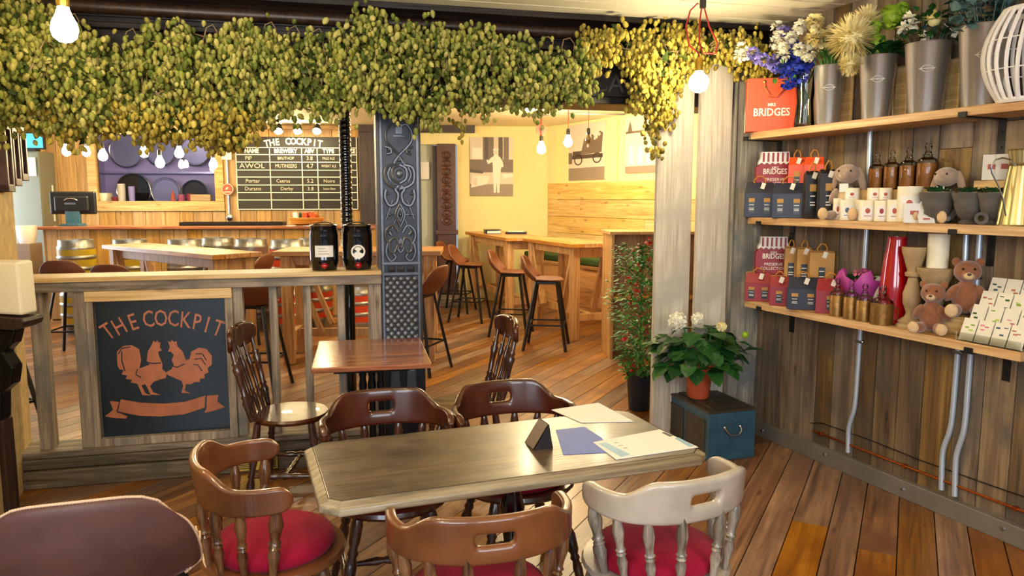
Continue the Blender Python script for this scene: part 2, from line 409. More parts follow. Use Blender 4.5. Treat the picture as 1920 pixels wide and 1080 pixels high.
def text_mb(mb, s, x, z, size, y=0, bold=0, align='CENTER', rot=0, squeeze=1.0):
    """lettering lying in the local xz plane facing -y"""
    cu = bpy.data.curves.new('lettering', 'FONT'); cu.body = s; cu.size = size; cu.align_x = align; cu.align_y = 'CENTER'; cu.offset = bold; cu.extrude = 0; cu.resolution_u = 2
    ob = bpy.data.objects.new('lettering', cu); COL.objects.link(ob)
    me = ob.to_mesh() if False else None
    dg = bpy.context.evaluated_depsgraph_get(); me = bpy.data.meshes.new_from_object(ob.evaluated_get(dg))
    T = Matrix.Translation((x, y, z)) @ Matrix.Rotation(rot, 4, 'Y') @ Matrix.Rotation(pi/2, 4, 'X') @ Matrix.Diagonal((squeeze, 1, 1, 1))
    mb.add([v.co for v in me.vertices], [tuple(p.vertices) for p in me.polygons], T)
    bpy.data.objects.remove(ob); bpy.data.curves.remove(cu); bpy.data.meshes.remove(me)
    return mb
rnd = random.Random(7)
# ================================================= SETTING
CZ = 2.70
# floor boards run diagonally
FA = R(62)
def floor_ok(x, y):
    if y > 12.6 or y < -1.6 or x < -8.2: return False
    if y < 5.0 and (x-1.68) > (5.0-y)*math.tan(R(22))+.12: return False
    return x < 4.2
b = MB(); r_ = random.Random(3)
b.box(-12, 12, -12, 12, -.06, -.03) if False else None
y = -12.0
while y < 12:
    w = r_.choice((.14, .15, .16, .17)); x = -9+r_.random()*2
    while x < 15:
        L = r_.uniform(3.0, 6.5)
        cx, cy = x+L/2, y+w/2
        # split into pieces so the boards end near the walls
        x2 = x; segs = []
        n = 14; st = None
        for k in range(n):
            mx = x+L*(k+.5)/n; wx, wy = mx*cos(FA)-cy*sin(FA), mx*sin(FA)+cy*cos(FA)
            if floor_ok(wx, wy):
                if st is None: st = x+L*k/n
                en = x+L*(k+1)/n
            elif st is not None: segs.append((st, en)); st = None
        if st is not None: segs.append((st, en))
        for s0, s1 in segs: b.box(s0+.001, s1-.001, y+.0026, y+w-.0026, -.03, 0)
        x += L
    y += w
b.box(1e-4, 2e-4, 0, 1e-4, -.05, -.049)
struct('floor', b, 'floor_wood', (0, 0, 0), FA)
b = MB(); b.box(-9, 6, -3, 13, -.2, -.032); struct('floor_underlay', b, 'dark_oak')

# ceilings: white beadboard in front, cream plaster behind the beam
b = MB(); v = -7.0
while v < .1:
    b.box(-6, 7, v+.007, v+.143, CZ, CZ+.02); b.box(-6, 7, v-.007, v+.007, CZ+.016, CZ+.02); v += .15
struct('ceiling_front', b, 'cream_board', PT.o, PT.a)
b = MB(); b.box(-6, 8.5, .2, 9.6, CZ, CZ+.05); struct('ceiling_back', b, 'ceiling_cream', PT.o, PT.a)

# big beam with its moulding, and the chalked board on its face
b = MB(); b.box(-1.6, 4.95, .02, .34, 2.19, CZ); b.box(-1.6, 4.95, -.015, .02, 2.19, 2.235)
b.box(-1.6, 4.95, -.04, .02, 2.50, 2.53); b.box(-1.6, 4.95, -.13, .02, 2.665, CZ)
for k in range(7):
    a0 = pi/2*k/7; a1 = pi/2*(k+1)/7
    b.add([(x, -.12+.11*sin(a), 2.665-.10*(1-cos(a))) for a in (a0, a1) for x in (-1.6, 4.95)], [(0, 1, 3, 2)])
b.add([(x, yy, z) for x in (-1.6, 4.95) for yy, z in ((-.01, 2.565), (.02, 2.565))], [(0, 1, 3, 2)])
struct('trim_1', b, 'dark_beam', PT.o, PT.a, bevel=.004)
b = MB(); b.cyl((-1.6, -.055, 2.60), (4.0, -.055, 2.60), .035, n=14); struct('trim_2', b, 'dark_oak', PT.o, PT.a, smooth=True)
u0, z0 = PT.hit(1130, 172, 0)
b = MB(); b.box(u0-1.6, u0+.62, -.03, -.016, 2.235, 2.49)
cb = thing('beam_chalkboard', 'long black chalkboard fixed to the dark beam behind the hops', 'chalkboard', PT.o, PT.a)
finish('board', b, 'board_black', cb)
b = MB(); text_mb(b, 'CA', u0+.02, 2.31, .16, -.032); finish('chalk_lettering', b, 'chalk_faint', cb)

# right wall of reclaimed boards
b = MB(); u = -.02; r_ = random.Random(5)
while u < 6.4:
    w = r_.choice((.13, .15, .16, .18, .2)); d = r_.uniform(0, .008)
    if r_.random() < .3:
        zc = r_.uniform(.8, 2.0); b.box(u+.002, u+w-.002, -d, .03, 0, zc-.001); b.box(u+.002, u+w-.002, -d, .03, zc+.001, CZ)
    else: b.box(u+.003, u+w-.003, -d, .03, 0, CZ)
    u += w
w_ = MB(); w_.box(-.02, 6.4, .03, .06, 0, CZ); struct('wall_right_lining', w_, 'dark_oak', WR.o, WR.a)
struct('wall_right', b, 'wall_planks', WR.o, WR.a, bevel=.0015)
b = MB(); b.box(.02, 6.4, -.045, -.006, 0, .098); finish_o = struct('baseboard_right', b, 'steel_board', WR.o, WR.a, bevel=.004)
b = MB()
for k in range(8): b.cyl((.12+k*.55, -.045, .05+.012*(k % 2)), (.12+k*.55, -.052, .05+.012*(k % 2)), .009, n=8)
finish('screw', b, 'steel', finish_o)

# yellow far wall, bar wall of boards with hatch, bench wall
uc = BK.hit(1033, 345)[0]; ud = BK.hit(858, 400)[0]; ue = BK.hit(782, 400)[0]; ub = BK.hit(708, 400)[0]
b = MB(); b.box(ud, uc+.3, 0, .1, 0, CZ); b.box(ub-.1, ud, 0, .1, 2.42, CZ)
struct('wall_far', b, 'yellow_wall', BK.o, BK.a)
h0, hz1 = BK.hit(178, 252); h1, hz0 = BK.hit(406, 377)
uL = BK.hit(84, 400)[0]
b = MB(); u = uL; r_ = random.Random(9)
while u < ub:
    w = r_.choice((.2, .24, .28, .22)); w = min(w, ub-u)
    if u+w < h0 or u > h1: b.box(u+.003, u+w-.003, 0, .05, 0, CZ)
    else:
        b.box(u+.003, u+w-.003, 0, .05, 0, hz0)
        b.box(u+.003, u+w-.003, 0, .05, hz1, CZ)
        if u < h0: b.box(u+.003, h0, .0, .05, hz0, hz1)
        if u+w > h1: b.box(h1, u+w-.003, .0, .05, hz0, hz1)
    u += w
struct('wall_bar', b, 'bar_planks', BK.o, BK.a, bevel=.003)
b = MB(); b.box(uL, ub, .052, .07, 0, hz0); b.box(uL, ub, .052, .07, hz1, CZ); b.box(uL, h0, .052, .07, hz0, hz1); b.box(h1, ub, .052, .07, hz0, hz1); struct('wall_bar_lining', b, 'dark_oak', BK.o, BK.a)
b = MB(); b.box(-1, 9, -.1, 0, 0, CZ)   # bench wall
BNo = BK.w(uc, 0, 0)
BN = Frame(BNo.x, BNo.y, -61.5)
b = MB(); b.box(-.05, 8.2, 0, .1, 0, CZ); b.box(.0, .26, -.05, 0, 0, CZ); uu = BN.hit(1158, 300)[0]; b.box(uu-.02, uu+.02, -.03, 0, 1.85, CZ)
struct('wall_bench', b, 'yellow_wall', BN.o, BN.a)
b = MB(); b.box(-9.0, uL+.0, 0, .1, 0, CZ) ; struct('wall_kitchen', b, 'white_wall', BK.o+Vector((0, .3, 0)), BK.a)
b = MB(); b.box(-8.3, -8.2, 3.6, 6.2, 0, CZ); b.box(-8.3, -8.2, 8.4, 13, 0, CZ); b.box(-8.3, -8.2, 6.2, 8.4, 2.4, CZ); struct('wall_street', b, 'white_wall')
# left wall close to the camera
b = MB(); b.box(0, 2.6, 0, .3, 0, CZ)
WL = Frame(-2.80, 4.22, -68)
WLr = Frame(-2.80, 4.22, -68)
b = MB(); b.box(0, 2.6, -.28, -.0, 0, CZ)
struct('wall_left', b, 'stone_wall', WL.o, WL.a)

# ---------- hatch
h = thing('serving_hatch', 'pine framed serving hatch with purple lit kitchen behind the bar', 'hatch', BK.o, BK.a)
b = MB(); W_ = .13
b.box(h0-W_, h1+W_, -.05, .02, hz0-W_*1.15, hz0); b.box(h0-W_, h1+W_, -.05, .02, hz1, hz1+.09); b.box(h0-W_, h0, -.05, .02, hz0, hz1); b.box(h1, h1+W_, -.05, .02, hz0, hz1)
finish('frame', b, 'hatch_pine', h, bevel=.005)
b = MB(); b.box(h0, h1, -.03, .5, hz0-.03, hz0); finish('sill', b, 'hatch_pine', h)
b = MB(); b.box(h0, h1, .02, .026, hz0, hz1); finish('glass_pane', b, 'hatch_glass', h)
b = MB(); b.box(h0-.4, h1+.4, 1.0, 1.05, 0, CZ); b.box(h0-.4, h0-.35, .1, 1.0, 0, CZ); b.box(h1+.35, h1+.4, .1, 1.0, 0, CZ); b.box(h0-.4, h1+.4, .1, 1.0, hz1+.25, hz1+.3)
struct('wall_kitchen_back', b, 'purple_wall', BK.o, BK.a)
zs = BK.hit(300, 322, .8)[1]
b = MB(); b.box(h0-.3, h1+.3, .72, .99, zs-.03, zs); single('kitchen_shelf', b, 'tray_blue', 'blue metal shelf seen through the serving hatch', 'shelf', BK.o, BK.a)
b = MB(); b.box(h0, h1, .55, .99, hz0-.14, hz0-.10); single('kitchen_worktop', b, 'steel', 'steel worktop inside the purple lit kitchen', 'worktop', BK.o, BK.a)
l = area('kitchen_tube_light', BK.w((h0+h1)/2, .45, hz1+.2), (0, 0, BK.a), 1.6, 300, (.46, .42, 1), .3)
def tray(px, py, rad, label, v=.85, mat='tray_blue'):
    u, z = BK.hit(px, py, v); t = thing('round_tray', label, 'tray', BK.w(u, v, z), BK.a, 'round trays in the kitchen')
    b = MB(); T = Matrix.Rotation(pi/2+.12, 4, 'X'); b.lathe([(0.001, 0), (rad*.86, 0), (rad, .03), (rad*1.02, .03), (rad*.9, -.01), (.001, -.012)], 28, T, cap=False); finish('dish', b, mat, t, smooth=True)
    b = MB(); b.tube([(rad*1.0*cos(a), -.03, rad*1.0*sin(a)) for a in [2*pi*i/28 for i in range(28)]], .012, 6, True); finish('rim', b, 'steel', t, smooth=True)
for i, (px, py, rad, s) in enumerate(((238, 283, .26, 'upper row, leftmost'), (302, 283, .24, 'upper row, middle'), (366, 283, .24, 'upper row, rightmost'))):
    tray(px, py, rad, f'round blue lit metal tray on the kitchen shelf, {s}', .82)
for i, (px, py, rad, s, mt) in enumerate(((252, 357, .26, 'dark, beside the jar of straws', 'black_metal'), (312, 360, .22, 'behind the orange bottle', 'tray_blue'), (366, 362, .2, 'behind the pink pots', 'black_metal'))):
    tray(px, py, rad, f'round tray standing on the kitchen worktop, {s}', .66, mt)
def hpot(px, w, hgt, mat, name, label, cat, v=.1, prof=None, group=None):
    u, z = BK.hit(px, 377, v); b = MB(); b.lathe(prof or [(w*.9, 0), (w, hgt*.5), (w, hgt), (w*.9, hgt), (w*.85, hgt*.3)], 14); return single(name, b, mat, label, cat, BK.w(u, v, hz0), BK.a, group, smooth=True)
hpot(198, .1, .12, 'cream_wax', 'butter_tub', 'squat cream tub on the hatch sill beside the till screen', 'tub')
hpot(216, .05, .06, 'red_paper', 'sauce_bowl', 'small red bowl on the hatch sill', 'bowl')
hpot(229, .055, .26, 'white_paint', 'utensil_jar', 'tall cream utensil jar on the hatch sill', 'jar')
hpot(248, .045, .22, 'purple_wall', 'lilac_carton', 'lilac upright carton standing on the hatch sill', 'carton')
hpot(325, .035, .14, 'terracotta', 'orange_bottle', 'small orange bottle on the hatch sill', 'bottle', prof=[(.03, 0), (.033, .09), (.012, .12), (.012, .16)])
hpot(341, .055, .1, 'petal_pink', 'pink_pot', 'pink pot on the hatch sill, beside the orange bottle', 'pot', group='pink pots')
hpot(357, .055, .11, 'red_paper', 'pink_pot', 'deep pink pot of cutlery on the hatch sill', 'pot', group='pink pots')
b = MB(); b.box(-.15, .15, -.05, .05, 0, .1); u, z = BK.hit(378, 377, .1); single('pine_box', b, 'pine', 'pale pine box at the right end of the hatch sill', 'box', BK.w(u, .1, hz0), BK.a, bevel=.005)
# left of the hatch: boarded recess and post
b = MB(); u2 = BK.hit(72, 400)[0]; u3 = BK.hit(92, 400)[0]; b.box(u2, u3, -.12, .05, 0, CZ); struct('trim_3', b, 'hatch_pine', BK.o, BK.a, bevel=.004)
b = MB(); u3, za = BK.hit(76, 415, -.13); u4, zb = BK.hit(99, 347, -.13); b.box(u3, u4, -.13, -.122, za, zb); single('white_notice', b, 'white_paint', 'blank white panel on the post left of the till screen', 'panel', BK.o, BK.a)
# top pelmet strip above hatch and board
b = MB(); u3 = BK.hit(440, 245)[0]; zz = BK.hit(500, 240)[1]; b.box(h0-.6, ub, -.07, 0, hz1+.09, hz1+.15); struct('trim_4', b, 'hatch_pine', BK.o, BK.a, bevel=.004)

# ---------- chalkboard menu
c0, cz1 = BK.hit(440, 256, -.04); c1, cz0 = BK.hit(672, 393, -.04)
cb = thing('menu_board', 'black beer list chalkboard with white ruled columns behind the bar', 'chalkboard', BK.o, BK.a)
b = MB(); b.box(c0, c1, -.04, -.001, cz0, cz1); finish('board', b, 'board_black', cb)
cols = [BK.hit(p, 330, -.045)[0] for p in (440, 507, 567, 596, 638, 672)]
rows = [BK.hit(550, p, -.045)[1] for p in (277, 290, 304, 319, 332, 347, 361, 375, 393)]
b = MB(); g = .006
for u in cols[1:-1]: b.box(u-g, u+g, -.045, -.039, cz0, rows[0])
for z in rows[:-1]: b.box(c0, c1, -.045, -.039, z-g, z+g)
b.box(c0, c0+.012, -.045, -.039, cz0, cz1-.02); b.box(c1-.012, c1, -.045, -.039, cz0, cz1); b.box(c0, c1, -.045, -.039, cz0, cz0+.012)
finish('ruled_line', b, 'white_paint', cb)
b = MB()
def cell(s, c, r, size, bold=0, dx=0, sq=1):
    if r: size *= .8
    b = MB(); text_mb(b, s, (cols[c]+cols[c+1])/2+dx, (rows[r]+rows[r+1])/2, size, -.047, bold, squeeze=sq)
    finish('lettering' if r else 'column_heading', b, 'chalk' if r else 'white_paint', cb)
for c, s in enumerate(('NAME', 'BREWERY', 'ABV', 'TYPE', 'PRICE')): cell(s, c, 0, .086, .003, sq=.9)
b = MB(); L = 'THE COCKPIT'; cx = (cols[1]+cols[2])/2+.12
for i, ch in enumerate(L):
    a = (i-(len(L)-1)/2)*.075*1.05; text_mb(b, ch, cx+a, cz1-.07-a*a*.22, .14, -.047, .004, rot=a*.45, squeeze=.85)
finish('board_title', b, 'white_paint', cb)
cell('PIP', 0, 1, .1, dx=-.05); cell('BRUTHOP', 1, 1, .08, sq=.85); cell('3.8', 2, 1, .1); cell('PALE ALE', 3, 1, .075, sq=.75); cell('4.0', 4, 1, .09)
cell('AWOL', 0, 2, .13, sq=1.2); cell('MUTINEERS', 1, 2, .1, sq=.78); cell('4.7', 2, 2, .11); cell('WHEAT ALE', 3, 2, .075, sq=.68); cell('4.0', 4, 2, .09)
cell('Porter', 0, 4, .1); cell('Caerus', 1, 4, .09, dx=-.05); cell('5.2', 2, 4, .1); cell('Noire', 3, 4, .09); cell('4', 4, 4, .09)
cell('Durano', 0, 5, .1); cell('Derby', 1, 5, .09); cell('3.8', 2, 5, .1); cell('Session Bitter', 3, 5, .062, sq=.68); cell('4', 4, 5, .09)
# three spot lamps over the board
for i, (px, lab) in enumerate(((522, 'left one'), (558, 'middle one'), (594, 'right one'))):
    u, z = BK.hit(px, 246, -.3); t = thing('spot_lamp', f'black spot lamp over the beer board, {lab} of three', 'lamp', BK.w(u, -.3, z), BK.a, 'spot lamps over the beer board')
    b = MB(); b.lathe([(.03, .12), (.045, .08), (.075, 0), (.07, 0), (.04, .08)], 14, rotm(rx=R(-35)), cap=False); finish('shade', b, 'black_metal', t, smooth=True)
    b = MB(); b.ball((0, -.01, .0), .05); finish('bulb', b, 'bulb_small', t, smooth=True)
    b = MB(); b.tube([(0, .02, .1), (0, .12, .16), (0, .3, .14)], .01); finish('arm', b, 'black_metal', t, smooth=True)
# round sign on a stirring rod, left of the board
u, z = BK.hit(428, 355, -.07); u_, zt = BK.hit(427, 292, -.07); u_, zb = BK.hit(430, 408, -.07)
t = thing('stirring_ladle', 'long metal ladle hung upright between hatch and beer board', 'ladle', BK.w(u, -.06, 0), BK.a)
b = MB(); b.cyl((0, 0, zb), (0, 0, zt), .018, n=8); finish('rod', b, 'steel', t, smooth=True)
b = MB(); b.ball((0, -.01, zb), (.05, .025, .06)); finish('bowl', b, 'steel', t, smooth=True)
b = MB(); b.box(-.07, .07, -.04, 0, zt-.06, zt+.08); finish('socket_box', b, 'white_paint', t, bevel=.006)
t = thing('round_sign', 'small round red sign on the metal rod beside the beer board', 'sign', BK.w(u, -.09, z), BK.a)
b = MB(); b.cyl((0, 0, 0), (0, -.015, 0), .09, n=24); finish('disc', b, 'sign_red', t)
b = MB(); b.tube([(.08*cos(a), -.018, .08*sin(a)) for a in [2*pi*i/24 for i in range(24)]], .005, 5, True); b.leaf((-.03, -.018, -.01), (.7, 0, .8), (0, -1, 0), .07, .03); b.box(-.05, .05, -.019, -.016, -.045, -.033); finish('ring', b, 'chalk', t)

# ---------- doorway between bar wall and yellow wall
d0 = BK.hit(782, 400)[0]; d1 = BK.hit(812, 400)[0]
b = MB(); b.box(ub-.25, ub+.1, -.12, .1, 0, 2.62); b.box(d1, d1+.22, -.06, .1, 0, 2.4); b.box(ub-.25, BK.hit(890, 240)[0], -.14, -.02, BK.hit(840, 250)[1], BK.hit(840, 232)[1])
b.box(ub, d0, -.06, .1, 0, 2.6)
struct('trim_5', b, 'dark_oak', BK.o, BK.a, bevel=.006)
b = MB(); b.box(d0-.1, d1+.0, .1, .14, 0, 2.55); do = struct('door_1', b, 'door_pale', BK.o, BK.a)
b = MB(); zz = BK.hit(790, 325, .08)[1]; b.box(d0, d0+.2, .03, .1, zz-.1, zz+.18); single('hand_dryer', b, 'paper', 'small pale wall box on the green door beside dark column', 'wall box', BK.o, BK.a, bevel=.02)
# carved dark far column
u5 = BK.hit(838, 400)[0]
t = thing('carved_pilaster', 'dark red-brown carved pilaster beside the far yellow wall', 'pilaster', BK.w(u5, -.1, 0), BK.a)
b = MB(); b.box(-.14, .14, -.08, .08, 0, 2.42); b.box(-.17, .17, -.11, .1, 0, .3); b.box(-.17, .17, -.11, .1, 1.05, 1.12); finish('shaft', b, 'pilaster_brown', t, bevel=.008)
b = MB()
for k in range(9):
    z = 1.25+k*.125; b.tube([(.07*cos(a), -.085, z+.05*sin(a)) for a in [2*pi*i/14 for i in range(14)]], .012, 5, True); b.ball((0, -.085, z), (.03, .02, .035), 8, 6)
finish('carving', b, 'pilaster_brown', t, smooth=True)
# step up by the door
b = MB(); x0 = BK.hit(740, 560)[0]; x1 = BK.hit(868, 560)[0]; b.box(x0, x1, -.7, 0, 0, .14); struct('trim_6', b, 'grey_wood', BK.o, BK.a, bevel=.01)
# ================================================= PARTITION
pr = thing('partition_railing', 'weathered wooden half-height railing with balusters left of the iron column', 'railing', PT.o, PT.a)
b = MB(); b.box(-.3, 2.085, -.03, .24, 1.145, 1.172); finish('handrail', b, 'hatch_pine', pr, bevel=.004)
b = MB(); b.box(-.3, 2.085, -.012, .22, 1.09, 1.145); finish('fascia', b, 'grey_wood', pr, bevel=.003)
for u, w in ((-.06, .07), (.215, .07), (1.255, .06), (1.454, .045), (1.648, .045), (1.844, .045), (2.045, .075)):
    b = MB(); b.box(u-w/2, u+w/2, .03, .12, .2, 1.09); finish('baluster', b, 'grey_wood_z', pr, bevel=.003)
b = MB(); b.box(.40, .465, .01, .13, .2, 1.09); finish('post', b, 'grey_wood_z', pr, bevel=.003)
b = MB(); b.box(-.35, 2.085, -.02, .2, .165, .2); finish('sill', b, 'grey_wood', pr, bevel=.004)
b = MB(); b.box(-.35, 2.085, -.035, .2, .105, .163); b.box(-.35, 2.085, -.05, .2, .0, .10); finish('plinth', b, 'plinth_wood', pr, bevel=.008)
u0, z1 = PT.hit(440, 850, -.055); u1, z0 = PT.hit(522, 886, -.055)
v_ = thing('brass_vent', 'brass slotted air vent low in the plinth behind the spindle chair', 'vent', PT.w(u0, -.05, 0), PT.a)
w = u1-u0; b = MB(); b.box(0, w, -.012, 0, .012, .1); finish('plate', b, 'brass', v_, bevel=.003)
b = MB()
for k in range(6):
    for q in range(2): b.box(.02+q*w/2, w/2-.01+q*w/2, -.014, -.01, .026+k*.011, .031+k*.011)
finish('slot', b, 'black_metal', v_)

# ---- the pub sign in its frame
s = thing('pub_sign', 'square black pub sign with two copper cockerels framed in old timber', 'sign', PT.o, PT.a)
SZ0, SZ1, SU0, SU1 = .243, 1.035, .50, 1.192
b = MB(); b.box(SU0, SU1, .045, .07, SZ0, SZ1); finish('panel', b, 'sign_navy_sheen', s)
b = MB(); b.box(SU0-.035, SU0+.003, .0, .1, .2, 1.09); b.box(SU1-.003, SU1+.04, .0, .1, .2, 1.04); b.box(SU0, SU1, .0, .1, .2, SZ0+.003); finish('frame', b, 'grey_wood_z', s, bevel=.004)
b = MB(); b.box(SU0-.035, SU1+.04, -.01, .1, SZ1-.003, 1.09); finish('top_rail', b, 'pine', s, bevel=.003)
def zp(a, c): return PT.hit(a/2.454, 480+c/2.454, .04)
cock1 = [(540,500),(538,440),(565,415),(605,410),(640,430),(650,480),(640,518),(690,500),(675,485),(680,440),(700,405),(705,390),(715,398),(722,388),(730,400),(738,396),(735,420),(745,435),(728,440),(730,458),(740,480),(748,500),(745,520),(768,540),(762,562),(735,568),(705,580),(690,600),(705,628),(738,640),(692,638),(675,600),(668,590),(650,595),(668,632),(694,642),(655,640),(632,588),(600,582),(608,570),(578,565),(585,550),(560,545),(568,525),(548,520)]
cock2 = [(772,392),(785,398),(790,386),(800,396),(812,392),(815,415),(840,440),(855,480),(872,475),(880,440),(915,422),(950,428),(975,460),(974,500),(955,515),(960,535),(940,545),(942,562),(920,565),(920,580),(895,580),(880,590),(855,590),(850,620),(875,632),(835,630),(843,596),(835,575),(800,560),(772,548),(765,535),(790,520),(800,500),(790,480),(800,455),(785,440),(772,440),(782,418)]
b = MB(); b.prism([zp(*p) for p in cock1], .0405, .046); finish('cockerel', b, 'sign_copper', s)
b = MB(); b.prism([zp(*p) for p in cock2], .0405, .046); finish('cockerel', b, 'sign_copper', s)
b = MB()
for pts in ([(675,487),(700,495),(740,492)], [(792,505),(815,512),(850,495)], [(632,520),(625,545),(650,560)], [(560,440),(560,480),(575,530)], [(545,450),(560,425),(600,418)], [(900,450),(930,450),(950,480)], [(895,475),(925,470),(945,500)], [(890,500),(910,500),(930,530)]):
    b.tube([(q[0], .040, q[1]) for q in [zp(*p) for p in pts]], .0035, 5)
finish('feather_line', b, 'sign_navy_sheen', s)
b = MB(); b.prism([zp(*p) for p in ((556,660),(640,675),(750,680),(850,672),(945,643),(942,697),(850,728),(740,738),(640,735),(542,715))], .0395, .046); finish('ribbon', b, 'sign_copper', s)
b = MB(); b.prism([zp(*p) for p in ((505,668),(548,672),(535,718),(585,738),(580,748),(520,745),(483,738),(520,708))], .0405, .046); finish('ribbon_tail', b, 'sign_copper', s); b = MB(); b.prism([zp(*p) for p in ((952,643),(1005,640),(1000,670),(1035,695),(985,712),(940,722),(950,700))], .0405, .046); finish('ribbon_tail', b, 'sign_copper', s)
for ch, x, y, a in (('T', 497, 350, -.6), ('H', 550, 328, -.48), ('E', 612, 308, -.3), ('C', 682, 294, -.12), ('O', 740, 290, -.03), ('C', 797, 291, .06), ('K', 852, 298, .14), ('P', 905, 308, .22), ('I', 952, 320, .32), ('T', 1002, 336, .42)):
    u, z = zp(x, y); b = MB(); text_mb(b, ch, u, z, .135, .0435, .0006, rot=a*.9, squeeze=.68); finish('letter', b, 'sign_copper', s)

# ---- ornate cast column
cc = thing('carved_iron_column', 'ornate cast column with scrollwork panel above fish-scale panel', 'column', PT.w(2.2075, .1, 0), PT.a)
H_ = .1175
b = MB(); b.box(-H_, H_, -.06, .08, .0, 2.2); b.box(-H_-.02, H_+.02, -.085, .08, 0, .62); finish('shaft', b, 'cast_iron', cc, bevel=.004)
b = MB(); b.box(-H_-.018, -H_+.004, -.05, .1, .1, 2.2); b.box(H_-.004, H_+.014, -.05, .1, .1, 2.2)
finish('side_timber', b, 'dark_oak', cc, bevel=.002)
def cz(y): return PT.hit(750, 180+y/2.25, .04)[1]
b = MB()
for s_ in (-1, 1): b.box(s_*(H_-.009)-.008, s_*(H_-.009)+.008, -.07, -.058, .66, 2.2)
for y in (705, 750, 1035): b.box(-H_, H_, -.072, -.058, cz(y)-.009, cz(y)+.009)
for k in range(3): 
    x = (k-1)*.058; za = cz(729); b.add([(x-.024, -.06, za-.02), (x+.024, -.06, za-.02), (x+.024, -.06, za+.02), (x-.024, -.06, za+.02), (x-.01, -.078, za), (x+.01, -.078, za)], [(0, 1, 5, 4), (1, 2, 5), (2, 3, 4, 5), (3, 0, 4)])
finish('border', b, 'cast_iron_high', cc, bevel=.002)
b = MB()
HW = .088
def cv(pts, r=.006, mirror=True):
    r *= 1.45
    for sg in ((1, -1) if mirror else (1,)):
        P = [Vector((sg*a*HW, -.063, cz(y))) for a, y in pts]
        Q = []
        for i in range(len(P)-1):   # smooth the control points
            p0 = P[max(i-1, 0)]; p1 = P[i]; p2 = P[i+1]; p3 = P[min(i+2, len(P)-1)]
            for k in range(5):
                t = k/5; Q.append(.5*((2*p1)+(p2-p0)*t+(2*p0-5*p1+4*p2-p3)*t*t+(3*p1-p0-3*p2+p3)*t**3))
        Q.append(P[-1]); b.tube(Q, r, 7)
cv([(.12, 130), (.5, 120), (.85, 150), (.85, 190), (.4, 225), (0, 250), (-.35, 280), (-.3, 300)])
cv([(.2, 95), (.5, 78), (.8, 90), (.9, 60)]); cv([(.95, 215), (.6, 222), (.55, 240), (.85, 245)])
cv([(.3, 290), (.85, 300), (1.0, 330), (.9, 365), (.45, 385), (0, 390)], .008); cv([(0, 290), (.42, 305), (.5, 328), (.4, 352), (0, 368)], .007); cv([(.6, 300), (.78, 330), (.6, 360)], .005)
cv([(.95, 395), (1.0, 430), (.7, 462), (.25, 450), (.12, 415), (.3, 395), (.1, 380)], .008)
cv([(0, 455), (.32, 500), (0, 552)], .006); cv([(0, 470), (.18, 500), (0, 530)], .004); cv([(.5, 440), (.95, 520)], .004); cv([(.35, 500), (.95, 500)], .004); cv([(.3, 520), (.6, 560)], .004)
cv([(.15, 575), (.5, 545), (.95, 565), (1.0, 600), (.75, 625)], .007); cv([(.1, 640), (.3, 600), (.7, 610), (.75, 650), (.45, 660), (.2, 630)], .007); cv([(.9, 620), (1.0, 660), (.7, 695), (.35, 680), (.5, 665)], .007); cv([(.75, 575), (.62, 585)], .009)
cv([(0, 600), (.2, 640), (0, 660)], .006); cv([(0, 255), (.28, 285)], .005)
for a, y, r in ((0, 328, .022), (0, 500, .01), (.7, 575, .012), (-.7, 575, .012), (.7, 228, .01), (-.7, 228, .01), (.7, 500, .009), (-.7, 500, .009), (0, 270, .011), (0, 395, .01), (0, 620, .012), (0, 635, .009), (.8, 412, .009), (-.8, 412, .009)):
    b.ball((a*HW, -.063, cz(y)), (r, .012, r*1.25), 10, 6)
b.box(-.02, .02, -.075, -.06, cz(160), cz(132)); b.box(-.034, .034, -.07, -.06, cz(172), cz(167)); b.box(-.034, .034, -.07, -.06, cz(124), cz(120))
finish('scrollwork', b, 'cast_iron_high', cc, smooth=True)
b = MB(); k = 0; z = cz(1018)
while z < cz(765):
    for i in range(-2, 3):
        x = i*.042+(.021 if k % 2 else 0)
        if abs(x) > .086: continue
        b.ball((x, -.058, z), (.024, .016, .024), 12, 6, rotm(rx=R(-14)))
    z += .026; k += 1
finish('fish_scales', b, 'cast_iron_high', cc, smooth=True)
b = MB()
for x0, x1 in ((-.09, -.01), (.01, .09)):
    b.prism([(x0, .3), (x1, .3), (x1-.012, .55), (x0+.012, .55)], -.1, -.082)
finish('base_panel', b, 'cast_iron_high', cc, bevel=.006)
# plain black pipe column
u, z = PT.hit(648, 300, .75)
b = MB(); b.cyl((0, 0, 0), (0, 0, 2.3), .038, n=16); b.lathe([(.06, 0), (.06, .04), (.045, .06)], 16)
for k in range(30): b.lathe([(.038, 1.18+k*.036), (.041, 1.19+k*.036), (.041, 1.2+k*.036), (.038, 1.21+k*.036)], 16, cap=False)
single('iron_pipe_column', b, 'black_gloss', 'slim glossy black iron pipe column in front of the beer board', 'column', PT.w(u, .75, 0), PT.a, smooth=True)

